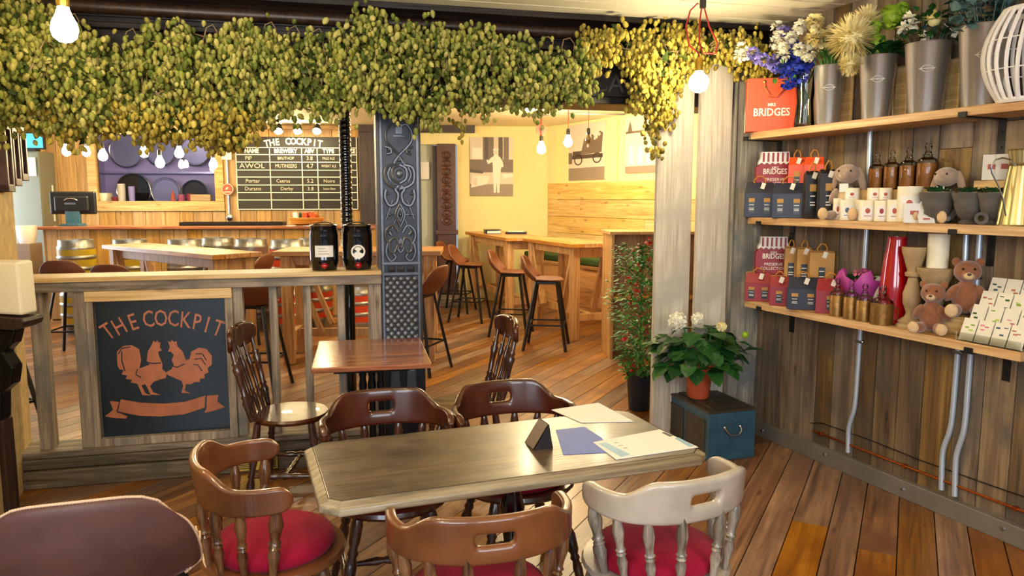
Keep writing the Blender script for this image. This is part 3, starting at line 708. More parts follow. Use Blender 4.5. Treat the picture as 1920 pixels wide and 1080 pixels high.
# ---- timber posts and boarded wall end
def post(u0, u1, v0, v1, z1, label, mat='post_wood'):
    b = MB(); b.box(-(u1-u0)/2, (u1-u0)/2, v0, v1, 0, z1); return single('timber_post', b, mat, label, 'post', PT.w((u0+u1)/2, 0, 0), PT.a, bevel=.006)
pu = [PT.hit(p, 400, -.07)[0] for p in (1229, 1294, 1306, 1364, 1372, 1436)]
post(pu[0], pu[1], -.09, -.045, 2.46, 'pale weathered timber post behind the hydrangea, left of the pair')
post(pu[2], pu[3], -.09, -.045, 2.46, 'pale weathered timber post behind the hydrangea, right of the pair')
b = MB(); b.box(pu[4], pu[4]+.018, -.07, .02, 0, 2.44); b.box(pu[4]+.02, pu[5]+.02, -.05, .0, 0, 2.44)
struct('wall_end', b, 'end_wood', PT.o, PT.a, bevel=.004)
b = MB(); b.box(pu[3]-.02, pu[4]+.03, .14, .2, 0, PT.hit(1372, 420, .14)[1]); struct('trim_7', b, 'dark_oak', PT.o, PT.a)
u, z = PT.hit(1428, 785, .03); b = MB(); b.box(u-.035, u+.03, -.06, -.052, z, z+.2); b.box(u-.035, u-.03, -.08, -.052, z, z+.2)
single('steel_angle_plate', b, 'galv', 'short galvanised angle plate at the foot of the boarded wall end', 'bracket', PT.o, PT.a)

# ================================================= CHAIRS
def sup(t, p): return math.copysign(abs(t)**p, t)
def captain_chair(label, loc, rz, rail='chair_wood', turn='turned_mid', group='captain chairs round the long table', crest=.785):
    t = thing('captain_chair', label, 'chair', (loc[0], loc[1], 0), rz, group)
    TM = R(104)
    def plan(s, out=0):
        a = s*TM; x = (.252+out)*sup(sin(a), .85); y = .035+(.195+out)*cos(a)
        if abs(s) > .8: y -= (abs(s)-.8)*.16
        return x, y
    N_ = 41; rows = (0, .14, .40, .64, .86, 1)
    b = MB(); vs_ = []
    for i in range(N_):
        s = -1+2*i/(N_-1); A_ = abs(s)
        if abs(A_-.15) < .021: s = math.copysign(.118, s); A_ = .118
        elif abs(A_-.1) < .021: s = math.copysign(.09, s); A_ = .09
        k = max(0, min(1, (.60-A_)/.3)); k = k*k*(3-2*k)
        zb = .648+.004*A_ - (.002*k); zt = .734+(crest-.734)*k
        e = max(0, (A_-.93)/.07); sh = 1-.75*e*e; mid = (zb+zt)/2
        for r in rows:
            z = mid+(zb+(zt-zb)*r-mid)*sh; x, y = plan(s, (r-.5)*.02*k)
            vs_.append((x, y, z))
    n = len(rows); fs = []
    for i in range(N_-1):
        sm = abs(-1+2*(i+.5)/(N_-1))
        for j in range(n-1):
            if sm < .1 and j == 2: continue
            fs.append((i*n+j, (i+1)*n+j, (i+1)*n+j+1, i*n+j+1))
    b.add(vs_, fs); finish('back_rail', b, rail, t, smooth=True, solid=.03, sub=2)
    prof = [(0, .008), (.08, .011), (.2, .012), (.34, .017), (.42, .012), (.44, .016), (.47, .011), (.5, .017), (.53, .012), (.6, .013), (.75, .019), (.88, .014), (.95, .009), (1, .008)]
    for s in (-.9, -.64, -.38, -.13, .13, .38, .64, .9):
        x, y = plan(s); a = s*TM*.92
        fat = 1.25 if abs(s) > .8 else 1
        b = MB(); b.turned((.212*sup(sin(a), .8), .01+.20*cos(a), .428), (x, y, .672), [(q, w*fat) for q, w in prof], 10); finish('spindle', b, turn, t, smooth=True, angle=60)
    b = MB(); b.lathe([(.19, .40), (.228, .408), (.24, .422), (.234, .436), (.1, .445)], 28, Matrix.Diagonal((1.02, .98, 1, 1))); finish('seat_base', b, rail, t, smooth=True)
    b = MB(); b.lathe([(.15, .435), (.192, .438), (.203, .452), (.196, .476), (.168, .49), (.1, .498), (.001, .5)], 32, Matrix.Diagonal((1.02, .98, 1, 1))); finish('seat_pad', b, 'red_fabric', t, smooth=True, angle=80)
    lp = [(0, .014), (.1, .017), (.22, .02), (.3, .014), (.32, .021), (.36, .015), (.4, .022), (.55, .024), (.62, .016), (.65, .022), (.7, .015), (.75, .022), (.9, .024), (1, .018)]
    for sx in (-1, 1):
        for sy in (-1, 1):
            b = MB(); b.turned((sx*.215, .0+sy*.205, 0), (sx*.135, sy*.13, .415), lp, 10); finish('leg', b, turn, t, smooth=True, angle=60)
    sp = [(0, .009), (.2, .012), (.35, .018), (.42, .012), (.5, .02), (.58, .012), (.65, .018), (.8, .012), (1, .009)]
    for sx in (-1, 1):
        b = MB(); b.turned((sx*.185, -.175, .15), (sx*.185, .175, .15), sp, 10); finish('stretcher', b, turn, t, smooth=True, angle=60)
    b = MB(); b.turned((-.185, 0, .15), (.185, 0, .15), sp, 10); finish('stretcher', b, turn, t, smooth=True, angle=60)
    return t
def face(deg): return R(deg+90)
captain_chair('honey brown captain chair with red seat at the left end of the long table', (-.80, 2.40), face(22), 'chair_wood', 'turned_mid')
captain_chair('dark polished captain chair behind the long table, nearest the small square table', (-.49, 2.87), face(-73), 'chair_wood_dark', 'turned_dark', crest=.80)
captain_chair('dark polished captain chair behind the long table, beside the dark table tent', (.02, 3.02), face(-70), 'chair_wood_dark', 'turned_dark', crest=.80)
captain_chair('worn mid brown captain chair with its back to the camera, left of the pale one', (-.10, 2.08), face(104), 'chair_wood', 'turned_mid')
captain_chair('pale worn captain chair with back rail coloured for cool daylight and red seat', (.47, 2.33), face(116), 'chair_wood_pale', 'turned_pale')

def spindle_chair(label, loc, rz):
    t = thing('spindle_dining_chair', label, 'chair', (loc[0], loc[1], 0), rz, 'spindle-back chairs at the small table')
    b = MB(); b.lathe([(.16, .42), (.2, .425), (.205, .44), (.195, .452), (.1, .448)], 26, Matrix.Diagonal((1, 1.0, 1, 1))); finish('seat', b, 'chair_wood_dark', t, smooth=True)
    def crest(fx, fz):
        x = (fx-.5)*2; ht = .045+.018*cos(x*pi)*-1*.0+.022*(1-abs(x))+.014*sin(abs(x)*pi*1.0)
        if abs(x) > .85: ht *= sqrt(max(.12, 1-((abs(x)-.85)/.15)**2))
        dip = .016 if abs(x) < .06 else 0
        return (x*.205, .285-.045*x*x, .875-.012+(-ht+fz*2*ht)-dip*fz)
    b = MB(); b.grid(crest, 25, 6); finish('crest_rail', b, 'chair_wood_dark', t, smooth=True, solid=.028, sub=1)
    pf = [(0, .008), (.1, .010), (.25, .015), (.3, .010), (.33, .014), (.36, .010), (.6, .012), (.7, .016), (.74, .010), (.77, .014), (.8, .009), (1, .008)]
    for k, x in enumerate((-.17, -.085, 0, .085, .17)):
        fat = 1.5 if abs(x) > .1 else 1
        b = MB(); b.turned((x*.9, .165, .44), (x, .282-.045*(x/.205)**2, .845), [(q, w*fat) for q, w in pf], 10); finish('spindle', b, 'turned_dark', t, smooth=True, angle=60)
    lp = [(0, .013), (.1, .017), (.25, .022), (.32, .014), (.35, .021), (.4, .014), (.55, .023), (.62, .015), (.66, .021), (.7, .015), (.8, .022), (1, .018)]
    for sx in (-1, 1):
        for sy in (-1, 1):
            b = MB(); b.turned((sx*.19, sy*.19, 0), (sx*.14, sy*.14, .425), lp, 10); finish('leg', b, 'turned_dark', t, smooth=True, angle=60)
    sp = [(0, .009), (.2, .012), (.35, .018), (.42, .012), (.5, .02), (.58, .012), (.65, .018), (.8, .012), (1, .009)]
    for p, q in (((-.172, -.172, .15), (-.172, .172, .15)), ((.172, -.172, .15), (.172, .172, .15)), ((-.172, 0, .15), (.172, 0, .15))):
        b = MB(); b.turned(p, q, sp, 10); finish('stretcher', b, 'turned_dark', t, smooth=True, angle=60)
    return t
spindle_chair('dark spindle-back chair facing the small table, in front of the vent', (-1.20, 3.95), face(2))
spindle_chair('dark spindle-back chair turned away on the far right of the small table', (-.27, 4.13), face(197))

# ================================================= LONG TABLE
c4s = [atZ(565, 830, .75), atZ(604, 952, .75), atZ(1322, 853, .75), atZ(1192, 762, .75)]
ctr = sum(c4s, Vector())/4; ax = ((c4s[2]-c4s[1])+(c4s[3]-c4s[0])); TA = atan2(ax.y, ax.x)
LT = ((c4s[2]-c4s[1]).length+(c4s[3]-c4s[0]).length)/4; WT = ((c4s[1]-c4s[0]).length+(c4s[3]-c4s[2]).length)/4
t = thing('long_pub_table', 'long worn brown pub table with clipped corners on black iron base', 'table', (ctr.x, ctr.y, 0), TA)
def clip(l, w, c): return [(-l, -w+c), (-l+c, -w), (l-c, -w), (l, -w+c), (l, w-c), (l-c, w), (-l+c, w), (-l, w-c)]
b = MB(); b.prism(clip(LT-.028, WT-.028, .035), .728, .751, 'xy'); finish('tabletop', b, 'table_wood', t, bevel=.003)
b = MB(); o1 = clip(LT, WT, .05); o2 = clip(LT-.027, WT-.027, .035)
v = [(x, y, .735) for x, y in o1]+[(x, y, .750) for x, y in o2]+[(x, y, .715) for x, y in o1]+[(x*.95, y*.92, .70) for x, y in o2]
b.add(v, [(i, (i+1) % 8, 8+(i+1) % 8, 8+i) for i in range(8)]+[(16+i, 16+(i+1) % 8, (i+1) % 8, i) for i in range(8)]+[(24+i, 24+(i+1) % 8, 16+(i+1) % 8, 16+i) for i in range(8)]+[tuple(range(31, 23, -1))]); finish('edge_moulding', b, 'table_edge', t, bevel=.004)
for sx in (.03,):
    b = MB(); b.lathe([(.06, .0), (.05, .08), (.03, .14), (.028, .3), (.036, .34), (.026, .38), (.04, .5), (.044, .54), (.032, .58), (.034, .66), (.07, .70)], 16, Matrix.Translation((sx, 0, 0))); finish('pedestal', b, 'black_gloss', t, smooth=True, angle=50)
    for sy in (-1, 1):
        b = MB(); b.tube([(sx, 0, .14), (sx, sy*.12, .13), (sx, sy*.2, .05), (sx, sy*.25, .015)], [.03, .026, .02, .022], 8); finish('foot', b, 'black_gloss', t, smooth=True)
for sy in (-1, 1):
    b = MB(); b.tube([(.03, 0, .14), (.03+sy*.12, 0, .13), (.03+sy*.26, 0, .05), (.03+sy*.32, 0, .015)], [.03, .026, .02, .022], 8); finish('foot', b, 'black_gloss', t, smooth=True)
b = MB(); b.box(-.35, .4, -.05, .05, .69, .705); finish('bearer', b, 'black_gloss', t)
# things lying on it
def sheet(name, pxs, z, th, mat, label, cat):
    P = [atZ(x, y, z) for x, y in pxs]; o = sum(P, Vector())/len(P)
    b = MB(); b.prism([(p.x-o.x, p.y-o.y) for p in P], 0, th, 'xy'); return single(name, b, mat, label, cat, (o.x, o.y, z-th)), o
p1, o = sheet('notice_sheet', ((1112, 829), (1237, 805), (1309, 838), (1155, 861)), .7535, .002, 'paper', 'laminated white notice with pale blue panels on the table corner', 'notice')
b = MB()
def onp(px, py): p = atZ(px, py, .7538); return (p.x-o.x, p.y-o.y, .0023)
b.add([onp(1122, 832), (onp(1135, 829)), onp(1182, 852), onp(1165, 857)], [(0, 1, 2, 3)]); b.add([onp(1265, 822), onp(1272, 820), onp(1302, 836), onp(1292, 838)], [(0, 1, 2, 3)]); finish('blue_print', b, 'paper_blue', p1)
b = MB(); b.add([onp(1240, 811), onp(1246, 810), onp(1262, 817), onp(1256, 819)], [(0, 1, 2, 3)])
for k in range(3): b.add([onp(1150+k*9, 830+k*5), onp(1158+k*9, 829+k*5), onp(1160+k*9, 830+k*5), onp(1152+k*9, 831+k*5)], [(0, 1, 2, 3)])
finish('printed_text', b, 'black_plastic', p1)
sheet('menu_sheet', ((1034, 768), (1122, 755), (1188, 790), (1090, 792)), .7535, .002, 'paper', 'blank white menu sheet lying at the far edge of the long table', 'menu')
sheet('blue_card', ((1042, 806), (1096, 800), (1130, 822), (1140, 848), (1056, 852)), .7525, .0015, 'blue_card', 'glossy blue card beside the dark table tent on the long table', 'card')
q = atZ(1010, 835, .751); t = thing('table_tent', 'small dark folded table tent standing beside the blue card', 'table tent', (q.x, q.y, .751), R(20))
b = MB(); b.prism([(-.035, 0), (.035, 0), (0.02, .085)], -.045, .045); finish('folded_card', b, 'black_paper', t)
b = MB(); b.add([(-.0365, -.04, .004), (-.0365, .04, .004), (.0165, .04, .084), (.0165, -.04, .084)], [(0, 1, 2, 3)]); finish('printed_face', b, 'sepia_shade', t)

# ================================================= SMALL TABLE
c4s = [atZ(583, 640, .75), atZ(600, 690, .75), atZ(825, 680, .75), atZ(775, 633, .75)]
ctr = sum(c4s, Vector())/4; ax = ((c4s[2]-c4s[1])+(c4s[3]-c4s[0])); SA = atan2(ax.y, ax.x)
SL = ((c4s[2]-c4s[1]).length+(c4s[3]-c4s[0]).length)/4; SW = ((c4s[1]-c4s[0]).length+(c4s[3]-c4s[2]).length)/4
t = thing('small_square_table', 'small polished red-brown table with black fluted iron pedestal', 'table', (ctr.x, ctr.y, 0), SA)
b = MB(); b.box(-SL, SL, -SW, SW, .722, .75); finish('tabletop', b, 'mahogany', t, bevel=.006)
b = MB(); b.box(-SL+.1, SL-.1, -SW+.1, SW-.1, .7, .722); finish('apron', b, 'mahogany', t, bevel=.004)
b = MB(); b.box(-.2, .2, -.2, .2, .675, .69); finish('top_plate', b, 'black_iron', t)
b = MB()
for x in (-.05, .0, .05):
    b.lathe([(.022, .05), (.02, .12), (.018, .5), (.024, .56), (.018, .6), (.03, .675)], 10, Matrix.Translation((x, 0, 0)))
finish('column', b, 'black_iron', t, smooth=True)
b = MB(); b.lathe([(.22, 0), (.2, .03), (.08, .06), (.06, .08)], 20); finish('base', b, 'black_iron', t, smooth=True)

# ================================================= MINI KEGS ON THE RAIL
def minikeg(px0, px1, lab, mat, round_):
    u0, z = PT.hit(px0, 500, .1); u1, z = PT.hit(px1, 500, .1); r = (u1-u0)/2; zt = PT.hit(px0, 423, .1)[1]; h = zt-1.173
    t = thing('mini_keg', lab, 'keg', PT.w((u0+u1)/2, .1, 1.173), PT.a, 'mini kegs on the handrail')
    b = MB(); b.lathe([(r*.86, 0), (r*.9, .01), (r*.98, h*.2), (r, h*.22), (r*.985, h*.25), (r, h*.5), (r*.985, h*.75), (r, h*.78), (r*.9, h*.96), (r*.93, h*.975), (r*.93, h), (r*.86, h), (r*.85, h*.96), (.001, h*.95)], 30, cap=False); finish('barrel', b, 'black_gloss', t, smooth=True, angle=60)
    b = MB(); b.tube([(r*.9*cos(a), r*.9*sin(a), h+.002) for a in [2*pi*i/28 for i in range(28)]], .005, 6, True); b.tube([(r*.7*cos(a), .0, h+.0+.02*sin(a)) for a in [pi*i/12 for i in range(13)]], .004, 6); finish('rim', b, 'steel', t, smooth=True)
    b = MB(); zz = h*.42
    if round_:
        n = 20; vs_ = [(0, -r*1.012, zz)]+[(.042*sin(a), -sqrt((r*1.012)**2-(.042*sin(a))**2), zz+.042*cos(a)) for a in [2*pi*i/n for i in range(n)]]; b.add(vs_, [(0, 1+i, 1+(i+1) % n) for i in range(n)])
    else: b.grid(lambda p, q: ((p-.5)*.105, -sqrt((r*1.012)**2-((p-.5)*.105)**2), zz-.03+q*.068), 9, 3)
    finish('label', b, 'paper', t, smooth=True)
    b = MB()
    if round_: b.tube([(.03*cos(a), -r*1.014, zz+.03*sin(a)) for a in [pi*.1+pi*.8*i/8 for i in range(9)]], .002, 4)
    else:
        for k in range(3): b.box(-.035, .03-k*.01, -r*1.016, -r*1.005, zz-.012+k*.016, zz-.009+k*.016)
    finish('label_print', b, 'sepia_mid', t)
    b = MB(); b.ball((0, -r*.95, .03), (.022, .02, .016), 12, 8); b.cyl((0, -r*.9, .028), (0, -r*1.15, .02), .01, n=8); finish('tap', b, 'red_glaze', t, smooth=True)
minikeg(581, 636, 'glossy black mini keg with square white label on the handrail', 0, False)
minikeg(643, 699, 'glossy black mini keg with round label on the handrail beside column', 0, True)
# ================================================= BACK ROOM
def stool_shell(b, w=.215, zs=.735, zt=1.0):
    """one moulded bucket: seat pan curving up into a wide back; faces -y"""
    def f(p, q):
        a = (p-.5)*2
        if q < .45:
            k = q/.45; y = -.20+k*.33; z = zs+.012*a*a*(1-k)+.02*(a*a)*k; x = a*(w*.86+.03*sin(pi*k)*.6)
            if k < .15: y += .05*a*a
        else:
            k = (q-.45)/.55; th = k*1.0; y = .13+.10*sin(min(1, k*1.5)*pi/2)+.03*k; z = zs+(zt-zs)*(k**1.15); x = a*w*(1+.06*sin(pi*k)-.10*k*k)
            y -= .09*a*a*(1-.35*k); z -= .02*a*a*k+.05*abs(a)**6*k*k; z += .05*a*a*(1-k)*k*2; x *= 1-.07*k**4*abs(a)
        return (x, y, z)
    b.grid(f, 13, 17); return b
def bar_stool(label, loc, rz, group='brown leather bar stools', legs='black_metal', scale=1):
    t = thing('bar_stool', label, 'bar stool', (loc[0], loc[1], 0), rz, group)
    b = MB(); stool_shell(b); finish('seat_shell', b, 'stool_leather', t, smooth=True, solid=.022, sub=1)
    for sx in (-1, 1):
        for sy in (-1, 1):
            b = MB(); b.bar((sx*.235, sy*.225-.01, 0), (sx*.12, sy*.11-.02, .725), .028, .022); finish('leg', b, legs, t, bevel=.002)
    b = MB(); z = .27; k = 1-z/.725; X = .12+.115*k; Yp = .11+.115*k
    for sx in (-1, 1): b.bar((sx*X, -Yp-.02, z), (sx*X, Yp-.02, z), .016)
    for sy in (-1, 1): b.bar((-X, sy*Yp-.02, z), (X, sy*Yp-.02, z), .016)
    finish('footrest', b, 'black_metal', t)
    b = MB(); b.box(-.13, .13, -.14, .1, .70, .725); finish('seat_plate', b, 'black_metal', t)
    return t
S0 = bar_stool('brown bar stool nearest the tower of red flowers, at the front high table', (.36, 7.95), face(-8))
def stool(label, x, y, deg): return dup(S0, (x, y, 0), face(deg), label, 'brown leather bar stools')
stool('brown bar stool just left of the nearest one at the front high table', -.02, 8.72, -10)
stool('brown bar stool at the far high table, the nearer of the two', -.57, 9.75, -12)
stool('brown bar stool farthest back, beside the carved dark pilaster', -.80, 10.55, -12)
stool('brown bar stool beside the iron column, one steel leg catching blue daylight', -.86, 6.85, 160)
stool('brown bar stool behind the railing, right of the pub sign', -2.16, 6.15, 88)
stool('brown bar stool behind the railing at the far left, near the keg stack', -4.48, 7.55, 96)
stool('brown bar stool behind the railing, second from the far left', -3.72, 7.1, 88)
stool('brown bar stool between the two left high tables, nearer one', -3.52, 8.5, 175)
stool('brown bar stool between the two left high tables, farther one', -2.95, 8.35, 170)
stool('brown bar stool under the mantel edge, mostly hidden with dark splayed legs', -3.42, 4.75, 60)

def high_table(label, cx, cy, L_, W_, rz, group, aframe=True, z=1.1):
    t = thing('high_table', label, 'high table', (cx, cy, 0), rz, group)
    b = MB(); n = 4
    for k in range(n): b.box(-L_/2, L_/2, -W_/2+W_*k/n+.0015, -W_/2+W_*(k+1)/n-.0015, z-.045, z)
    finish('tabletop', b, 'pine_table', t, bevel=.004)
    for sx in (-1, 1):
        x = sx*(L_/2-.12)
        for sy in (-1, 1):
            b = MB(); b.box(x-.05, x+.05, sy*(W_/2-.09)-.045, sy*(W_/2-.09)+.045, 0, z-.045); finish('leg', b, 'pine_z', t, bevel=.006)
            b = MB(); b.bar((x-sx*.03, sy*(W_/2-.1), z-.06), (x-sx*.32, sy*(W_/2-.1), .30), .07, .045); finish('brace', b, 'pine_z', t, bevel=.004)
        b = MB(); b.box(x-.03, x+.03, -W_/2+.13, W_/2-.13, z-.16, z-.05); finish('crossbar', b, 'pine_z', t, bevel=.004); b = MB(); b.box(x-.03, x+.03, -W_/2+.13, W_/2-.13, .22, .30); finish('crossbar', b, 'pine_z', t, bevel=.004)
    b = MB(); b.box(-L_/2+.17, L_/2-.17, -.03, .03, .22, .30); finish('rail', b, 'pine_z', t, bevel=.004)
    for sy in (-1, 1):
        b = MB(); b.box(-L_/2+.17, L_/2-.17, sy*(W_/2-.12)-.02, sy*(W_/2-.12)+.02, z-.14, z-.05); finish('rail', b, 'pine_z', t, bevel=.004)
    return t
def tbl(name, c, W_=None, grp=None, z=1.1):
    A_, B_, C_ = [atZ(*q, z) for q in c]   # far-left, near corner, right corner
    ax = (A_-B_); rz = atan2(ax.y, ax.x); L_ = ax.length; nrm = Vector((-sin(rz), cos(rz), 0)); w = (C_-B_).dot(nrm)
    if W_: w = math.copysign(W_, w)
    ctr = B_+ax/2+nrm*w/2; return high_table(name, ctr.x, ctr.y, L_, abs(w), rz, grp, z=z)
G4 = 'pine high tables'
tbl('front pine high table by the bench, braced leg beside the dark box screen', ((980, 446), (1073, 458), (1147, 454)), .6, G4)
tbl('far pine high table against the yellow wall with folders on it', ((872, 434), (948, 446), (1036, 440)), .6, G4)
tbl('large pine high table in front of the keg stacks, left of the black kegs', ((190, 459), (398, 478), (465, 466)), .5, G4)
c_ = atZ(640, 473, 1.1); high_table('long pine high table behind the two black mini kegs', -1.5, 7.45, 1.6, .72, R(3), G4)
q = atZ(912, 428, 1.1)
t = thing('ring_folder', 'black and cream ring folder lying on the far high table', 'folder', (-.28, 10.75, 1.1), R(8))
b = MB(); b.box(-.11, .11, -.13, .13, 0, .008); b.box(-.11, .11, -.13, .13, .05, .058); b.box(-.115, -.105, -.13, .13, 0, .058); finish('cover', b, 'black_plastic', t)
b = MB(); b.box(-.09, .1, -.125, .12, .008, .04); finish('pages', b, 'paper', t)
t = thing('card_reader', 'slim black tray of cards beside the ring folder', 'tray', (.06, 10.62, 1.1), R(-6))
b = MB(); b.box(-.15, .15, -.07, .07, 0, .03); finish('tray', b, 'black_plastic', t, bevel=.006)
b = MB(); b.box(-.11, .11, -.05, .05, .03, .042); finish('cards', b, 'paper', t)

# bench along the side wall
bw = thing('plank_bench', 'pine plank bench with tall boarded back along the yellow wall', 'bench', BN.o, BN.a)
zt = BN.hit(1130, 341, -.06)[1]; b = MB()
for k, (z0, z1) in enumerate(((.75, 1.08), (1.085, 1.33), (1.335, 1.58), (1.585, zt))):
    u = 0
    for L_ in ((1.3, 2.9, 3.1), (2.4, 1.7, 3.2), (.9, 3.0, 3.4), (2.8, 2.2, 2.3))[k]:
        b.box(u+.002, u+L_-.002, -.06, -.005, z0, z1); u += L_
finish('back_board', b, 'pine', bw, bevel=.003)
b = MB(); b.box(0, 6.6, -.52, -.06, .66, .70); b.box(0, 6.6, -.50, -.47, 0, .66)
finish('seat_box', b, 'pine_table', bw, bevel=.004)
b = MB(); b.box(.02, 6.5, -.50, -.08, .70, .80); single('bench_cushion', b, 'green_cushion', 'long dark green cushion lying on the pine bench', 'cushion', BN.o, BN.a, bevel=.03)
# wooden box screen beside the flowers
q0 = atY(1147, 440, 7.35); zt = q0.z
t = thing('wooden_screen_box', 'open sided wooden box screen between bench and the flower tower', 'screen', (q0.x, 7.35, 0), R(3))
b = MB(); b.box(0, .03, 0, .5, 0, zt); b.box(1.1, 1.13, 0, .5, 0, zt); b.box(-.02, 1.15, -.02, .52, zt, zt+.03); finish('frame', b, 'pine_z', t, bevel=.003)
b = MB(); b.box(.03, 1.1, .46, .5, 0, zt); b.box(.03, 1.1, 0, .46, .6, .63); finish('back_panel', b, 'pine_z', t)

# pictures on the yellow walls
def photo(fr, c, v, name, label, patches):
    (x0, y0), (x1, y1) = c; u0, z1 = fr.hit(x0, y0, v); u1, z0 = fr.hit(x1, y1, v); w, h = u1-u0, z1-z0
    t = thing(name, label, 'picture', fr.w(u0, v, z0), fr.a)
    b = MB(); b.box(0, w, 0, .03, 0, h); finish('canvas', b, 'sepia_light', t)
    for k, (mat, polys) in enumerate(patches.items()):
        b = MB()
        for p in polys: b.prism([(a*w, c*h) for a, c in p], -.0015-.0008*k, .001)
        finish('printed_area', b, mat, t)
def rc(x0, y0, x1, y1): return [(x0, y0), (x1, y0), (x1, y1), (x0, y1)]
def ell(cx, cy, rx, ry, n=14): return [(cx+rx*cos(2*pi*i/n), cy+ry*sin(2*pi*i/n)) for i in range(n)]
man = [(.55, .05), (.6, .05), (.62, .3), (.63, .05), (.68, .05), (.7, .35), (.72, .48), (.78, .5), (.76, .58), (.7, .66), (.64, .69), (.66, .74), (.64, .79), (.56, .79), (.54, .74), (.57, .69), (.5, .66), (.42, .6), (.4, .63), (.38, .6), (.42, .54), (.52, .58), (.53, .42)]
photo(BK, ((881, 257), (962, 367)), -.035, 'old_photograph', 'sepia photograph of a man in a white suit and cap on far wall', {
    'sepia_mid': [rc(.0, 0, 1, .2)], 'sepia_shade': [rc(0, .40, 1, .62), rc(.30, .62, .55, 1), rc(.78, .62, .9, 1)], 'sepia_dark': [rc(.34, .62, .42, 1), rc(.66, .62, .76, 1), [(0, .4), (.3, .38), (.3, .42), (0, .46)]],
    'sepia_pale': [[(.02, .14), (.4, .2), (.45, .34), (.06, .34)], rc(.05, .64, .28, .82), [(.75, .3), (1, .32), (1, .38), (.75, .37)], man, ell(.6, .79, .07, .02)], 'sepia_light': [ell(.6, .74, .035, .04), rc(.06, .18, .16, .3)]})
wheel = lambda cx, cy, r: [[(cx+r*a*cos(2*pi*i/16), cy+r*a*.8*sin(2*pi*i/16)) for a, i in ((1, k), (1, k+1), (.75, k+1), (.75, k))] for k in range(16)]
photo(BN, ((1067, 236), (1133, 336)), -.03, 'old_photograph', 'sepia photograph of an old open vehicle crowded with people', {
    'sepia_mid': [rc(0, 0, 1, .22)], 'sepia_dark': wheel(.28, .36, .12)+wheel(.8, .38, .12)+[rc(.1, .38, .95, .45), rc(.12, .45, .4, .52)],
    'sepia_shade': [[(.35, .45), (.92, .47), (.95, .8), (.86, .84), (.8, .7), (.66, .8), (.58, .68), (.45, .74)], rc(.0, .3, .1, .5)], 'sepia_light': [ell(.5, .72, .03, .03), ell(.62, .76, .03, .03), ell(.74, .72, .03, .03), ell(.86, .78, .03, .03), ell(.55, .6, .03, .03)]})
photo(BN, ((1174, 220), (1240, 322)), -.03, 'old_photograph', 'pale sepia photograph of a church front, partly behind the timber post', {
    'sepia_mid': [rc(0, 0, 1, .12)], 'sepia_light': [rc(0, .12, 1, .72)], 'sepia_shade': [[(.05, .72), (.12, .92), (.2, .72)], rc(.0, .7, 1, .74)], 'sepia_pale': [[(.1+.25*k, .15), (.25+.25*k, .15), (.25+.25*k, .4), (.175+.25*k, .52), (.1+.25*k, .4)] for k in range(3)]})

# ---------------- bar counter
CF = Frame(0, 10.25, 5)
uL = CF.hit(80, 430)[0]; uR = CF.hit(705, 430)[0]; zc = CF.hit(300, 424)[1]
t = thing('bar_counter', 'long pine boarded bar counter with a reddish wooden top', 'counter', CF.o, CF.a)
b = MB(); u = uL; r_ = random.Random(4)
while u < uR: w = min(r_.choice((.18, .22, .26)), uR-u); b.box(u+.003, u+w-.003, 0, .04, .02, zc-.04); u += w
finish('front_boards', b, 'bar_planks', t, bevel=.003); b = MB(); b.box(uL, uR, .041, .06, .02, zc-.04); finish('lining', b, 'dark_oak', t)
b = MB(); b.box(uL-.04, uR, -.06, .62, zc-.04, zc); finish('worktop', b, 'mahogany', t, bevel=.008)
b = MB(); b.box(uL, uL+.04, 0, .6, .0, zc-.04); finish('end_panel', b, 'hatch_pine', t)
# till
u, z = CF.hit(139, 425, .25); t = thing('till_screen', 'black point of sale screen seen from behind on the bar counter', 'till', CF.w(u, .25, zc), CF.a)
u0, z0 = CF.hit(97, 402, .25); u1, z1 = CF.hit(181, 359, .25); w = (u1-u0)/2
b = MB(); b.box(-w, w, 0, .05, z0-zc, z1-zc); b.box(-w*.75, w*.75, -.04, 0, z0-zc+.04, z1-zc-.06); finish('housing', b, 'black_plastic', t, bevel=.02)
b = MB(); b.tube([(w*.35*cos(a), -.045, z1-zc-.16+.07*sin(a)) for a in [pi*.2+pi*.6*i/8 for i in range(9)]], .006, 5); b.box(-.08, .06, -.046, -.04, z0-zc+.13, z0-zc+.155); finish('marking', b, 'steel', t)
b = MB(); b.prism([(-.1, .03), (.1, .03), (.12, .0), (.16, 0), (.16, -.0), (-.16, 0), (-.12, .02)], -.12, .1); b.box(-.09, .09, -.03, .03, .02, z0-zc+.06); finish('stand', b, 'chest_blue', t, bevel=.004)
# black drip trays, basket of sauces
def ontop(px, v, name, label, cat, rz=0, group=None): u, z = CF.hit(px, 425, v); return thing(name, label, cat, CF.w(u, v, zc), CF.a+rz, group)
for px0, px1, lab in ((347, 474, 'long black bar tray left of the basket on the counter'), (476, 532, 'shorter black bar tray beside the basket on the counter')):
    t = ontop((px0+px1)/2, .25, 'bar_tray', lab, 'tray'); w = (px1-px0)/2*10.5/1400
    b = MB(); b.box(-w, w, -.13, .13, 0, .015); b.box(-w, w, -.13, -.115, 0, .045); b.box(-w, w, .115, .13, 0, .045); b.box(-w, -w+.015, -.13, .13, 0, .045); b.box(w-.015, w, -.13, .13, 0, .045); finish('tray_body', b, 'black_plastic', t)
t = ontop(575, .22, 'wicker_basket', 'shallow wicker basket on the bar counter holding sauce packets', 'basket')
b = MB(); b.lathe([(.13, 0), (.19, .02), (.23, .09), (.24, .1), (.22, .1), (.18, .03)], 22, Matrix.Diagonal((1, .7, 1, 1)), cap=True)
for k in range(4): b.tube([((.2+.012*k)*cos(a), (.2+.012*k)*.7*sin(a), .03+.022*k) for a in [2*pi*i/24 for i in range(24)]], .009, 5, True)
finish('weave', b, 'rope', t, smooth=True)
